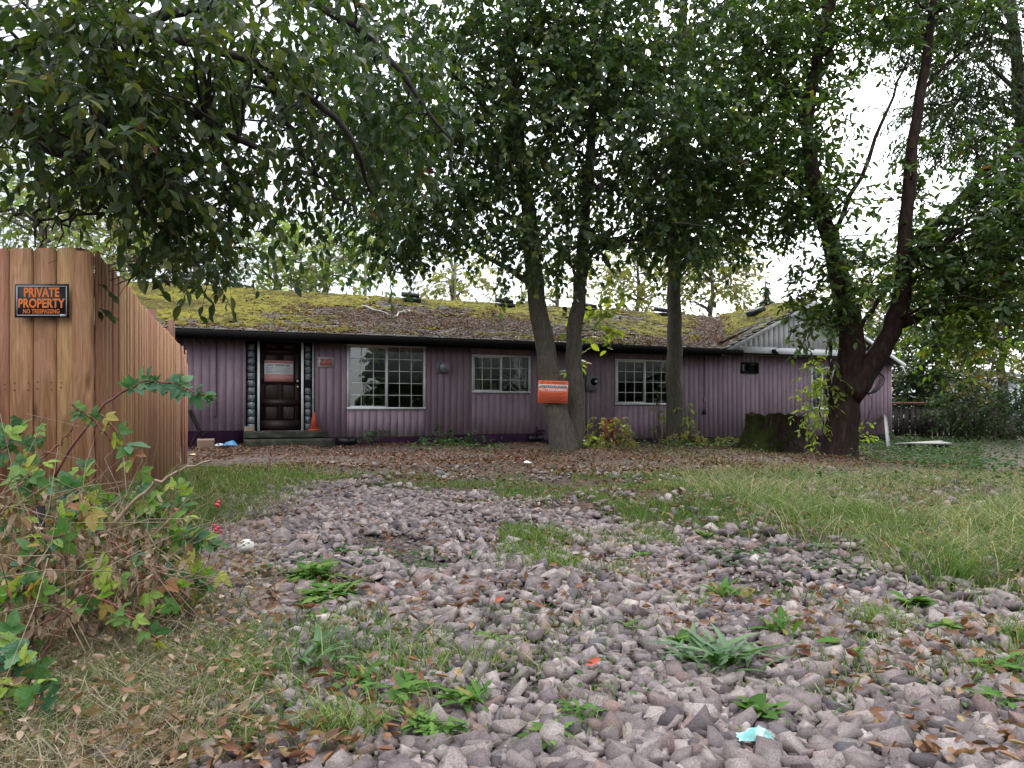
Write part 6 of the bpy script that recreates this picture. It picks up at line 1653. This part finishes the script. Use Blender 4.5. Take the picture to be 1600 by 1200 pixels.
bramble('short bramble shoot with yellowing leaf before the corner board', [(172, 690), (150, 660), (130, 645), (112, 630)], 2.9, 5, .075, .1, .004, start=.3)
bramble('bare brown cane pointing right over the grass', [(148, 872), (180, 815), (232, 764), (275, 738), (326, 720)], 2.7, 0, .1, 0, .009, 'dry_cane')
bramble('red cane rising to the left corner of the fence', [(45, 735), (95, 690), (118, 660)], 3.2, 0, .1, 0, .005)
bramble('green bramble sprig low before the left fence boards', [(60, 800), (50, 760), (42, 740), (30, 725)], 2.7, 6, .10, 0, .004)
bramble('bramble with dark leaves at the left edge of the boards', [(-20, 730), (8, 700), (20, 680), (32, 665)], 3.4, 7, .10, .8, .004)
bramble('bramble leaves lit pale green beside the black stake', [(70, 850), (100, 822), (125, 800), (150, 795)], 2.5, 7, .11, 0, .004)
bramble('sprawling bramble with green leaves over the dry tangle', [(20, 900), (60, 860), (80, 845), (100, 835)], 2.4, 7, .10, .4, .004)
bramble('bramble shoot with yellow green leaves in the dry grass', [(110, 960), (150, 935), (190, 955), (230, 985), (250, 1000)], 2.3, 6, .085, 0, .004)
bramble('pair of red canes running down to the gravel edge', [(125, 815), (165, 840), (210, 875), (250, 905), (280, 935)], 2.6, 4, .09, .3, .006)
bramble('bramble with blue green leaves at lower left edge', [(-10, 1120), (15, 1060), (30, 1020), (50, 1010)], 2.0, 7, .10, .9, .004)
bramble('bramble leaves at the bottom left corner', [(60, 1190), (55, 1130), (65, 1080), (80, 1060)], 1.9, 5, .08, .6, .004)
bramble('bramble sprig with green leaves left of the round stone', [(240, 880), (275, 850), (300, 840), (335, 850)], 3.0, 9, .12, .5, .004)
bramble('low bramble spreading at the edge of the gravel', [(260, 925), (290, 890), (310, 900), (330, 915)], 2.8, 8, .12, .6, .004)
bramble('yellow bramble leaves over the foot of the fence', [(140, 830), (190, 790), (240, 800), (270, 830)], 2.9, 8, .12, .1, .004)
bramble('bramble at the foot of the fence with dark green leaves', [(150, 800), (130, 770), (110, 765), (80, 775)], 2.9, 8, .12, .4, .004)
bramble('bramble tip with orange and yellow leaves near the bottom grass', [(180, 1130), (190, 1100), (205, 1085)], 2.1, 4, .075, 0, .003)
bramble('bramble with yellow green leaves by the left picture edge', [(-15, 960), (20, 930), (45, 915), (60, 925)], 2.2, 8, .10, .1, .004)
bramble('shaded bramble low behind the bare brown cane', [(250, 850), (255, 815), (240, 790), (215, 780)], 3.3, 9, .12, .3, .004)
for i, (pth, D) in enumerate((([(0, 880), (60, 830), (110, 800)], 2.6), ([(120, 1020), (160, 960), (230, 905)], 2.4), ([(20, 1190), (50, 1060), (110, 950)], 2.0), ([(60, 960), (110, 900), (190, 850)], 2.4), ([(0, 800), (30, 770), (55, 705)], 2.8), ([(150, 950), (220, 900), (300, 900)], 2.6), ([(0, 1040), (90, 960), (140, 900)], 2.2), ([(190, 1000), (215, 930), (205, 860)], 2.4), ([(300, 940), (240, 880), (190, 870)], 2.7))):
    bramble(('bare red cane running up from left edge to fence foot', 'bare tan cane slanting across the middle of the tangle', 'long red cane rising from the bottom left corner', 'tan cane slanting up behind the black stake', 'bare red cane standing before the left fence boards', 'tan cane lying nearly level towards the gravel', 'red cane rising from the left edge to the dead leaves', 'upright tan cane above the dry grass', 'red cane slanting left from the gravel edge')[i], pth, D, 0, .1, 0, .0045, 'dry_cane' if i % 2 else 'cane', group='bare canes in the bramble tangle')
# mass of hanging dead bramble leaves and thin dry stems
n = 1500; pos = []
for c, r, m_ in ((at(60, 830, 2.7), (.30, .35, .17), 420), (at(70, 930, 2.4), (.34, .3, .2), 420), (at(215, 900, 2.7), (.22, .25, .17), 300), (at(140, 860, 2.7), (.25, .3, .16), 300), (at(-10, 1000, 2.2), (.2, .3, .25), 240), (at(250, 800, 3.3), (.15, .2, .10), 60)):
    pos.append(c + rnd_unit(m_) * (RNG.uniform(0, 1, m_) ** .4)[:, None] * np.array(r))
P = np.vstack(pos); d = nrm(np.array([0, 0, -1.]) + RNG.normal(size=P.shape) * .5)
mb = MB(); scatter(mb, CURL, frames(d, rnd_unit(len(P)), RNG.uniform(.02, .055, len(P))), P, RNG.uniform(0, 1, len(P)))
tag(mb.build('dead_bramble_leaves', M['dry_leaf']), 'mass of hanging dead brown leaves in the bramble tangle', None, None, 'stuff')
mb = MB(); a = P[RNG.choice(len(P), 330)]; b = a + RNG.normal(size=a.shape) * .16; b2 = b + RNG.normal(size=a.shape) * .09
V, Q = tubes(np.stack([a, (a + b) / 2 + RNG.normal(size=a.shape) * .015, b, b2], 1), np.broadcast_to(np.linspace(.0019, .0008, 4), (len(a), 4)), 4); mb.add(V, [Q])
tag(mb.build('dry_stems', M['dry_cane']), 'thin dry stems woven through the bramble tangle', None, None, 'stuff')
pos = []
for c, r, m_ in ((at(40, 820, 2.8), (.3, .3, .12), 34), (at(250, 850, 3.0), (.2, .25, .12), 40), (at(290, 905, 2.8), (.12, .2, .09), 20), (at(20, 1080, 2.0), (.12, .2, .16), 14), (at(120, 780, 3.2), (.25, .25, .10), 40), (at(230, 780, 3.4), (.16, .3, .12), 40), (at(60, 760, 3.0), (.25, .25, .12), 26), (at(170, 930, 2.5), (.3, .25, .12), 22), (at(30, 950, 2.3), (.2, .2, .14), 18), (at(20, 690, 3.4), (.16, .2, .12), 20)):
    pos.append(c + rnd_unit(m_) * (RNG.uniform(0, 1, m_) ** .5)[:, None] * np.array(r))
P = np.vstack(pos); d = nrm(RNG.normal(size=P.shape) + [0, -.3, -.2]); nn = nrm(np.array([0, -.6, .8]) + RNG.normal(size=P.shape) * .5)
mb = MB(); scatter(mb, TRI, frames(d, nn, RNG.uniform(.045, .08, len(P))), P, RNG.uniform(0, 1, len(P)))
tag(mb.build('bramble_leaves', M['leaf_bramble']), 'green bramble leaves filling the thicket behind the canes', None, None, 'stuff')
tag(MB().obox(np.array([*at(63, 880, 2.68)[:2], .24]), nrm(np.array([1, 0, .03])), NZ, Y1, .022, .50, .022).build('stake', M['dark_metal']), 'black metal stake half hidden in the brambles at left', 'stake')
for i, (px, py, lab) in enumerate(((340, 825, 'cluster of pink red berries at the gravel edge'), (265, 796, 'pink red berries in the grass by the fence'), (343, 790, 'small pink berry pair above the larger cluster'), (266, 850, 'pink berries low beside the bramble'))):
    c = at(px, py, 3.1); t_ = thing('berry_sprig', lab, 'berries', tuple(c), 0, 'berry sprigs'); m = MB()
    m.tube(smooth_path([c + [-.05, .03, -.14], c + [-.02, .01, -.05], c + [.01, 0, .03]], 8), .002, 5); m.build('stem', M['cane'], t_)
    for k in range((6, 4, 3, 4)[i]):
        q = c + RNG.normal(size=3) * [.016, .01, .012]; MB().lathe(q, [(.001, -.008), (.006, -.005), (.008, 0), (.006, .005), (.001, .008)], 8).build('berry', M['berry'], t_, smooth=True)
# bare saplings in the gravel
for px, y0, y1, lab in ((419, 800, 700, 'thin dead stem standing in the gravel near the fence'), (957, 775, 690, 'thin bare sapling stem in the grass before the forked tree')):
    g = ground_px(px, y0); D = g[1]; m = MB()
    P = smooth_path([g, at(px - 2, (y0 + y1) / 2, D), at(px + 3, y1, D)], 10, .008); m.tube(P, np.linspace(.006, .002, 10), 5)
    for k in (4, 6, 7): m.tube(smooth_path([P[k], P[k] + [random.choice((-1, 1)) * .05, 0, .06], P[k] + [random.choice((-1, 1)) * .11, 0, .14]], 5), np.linspace(.003, .001, 5), 4)
    tag(m.build('bare_stem', M['dry_cane']), lab, 'stem')
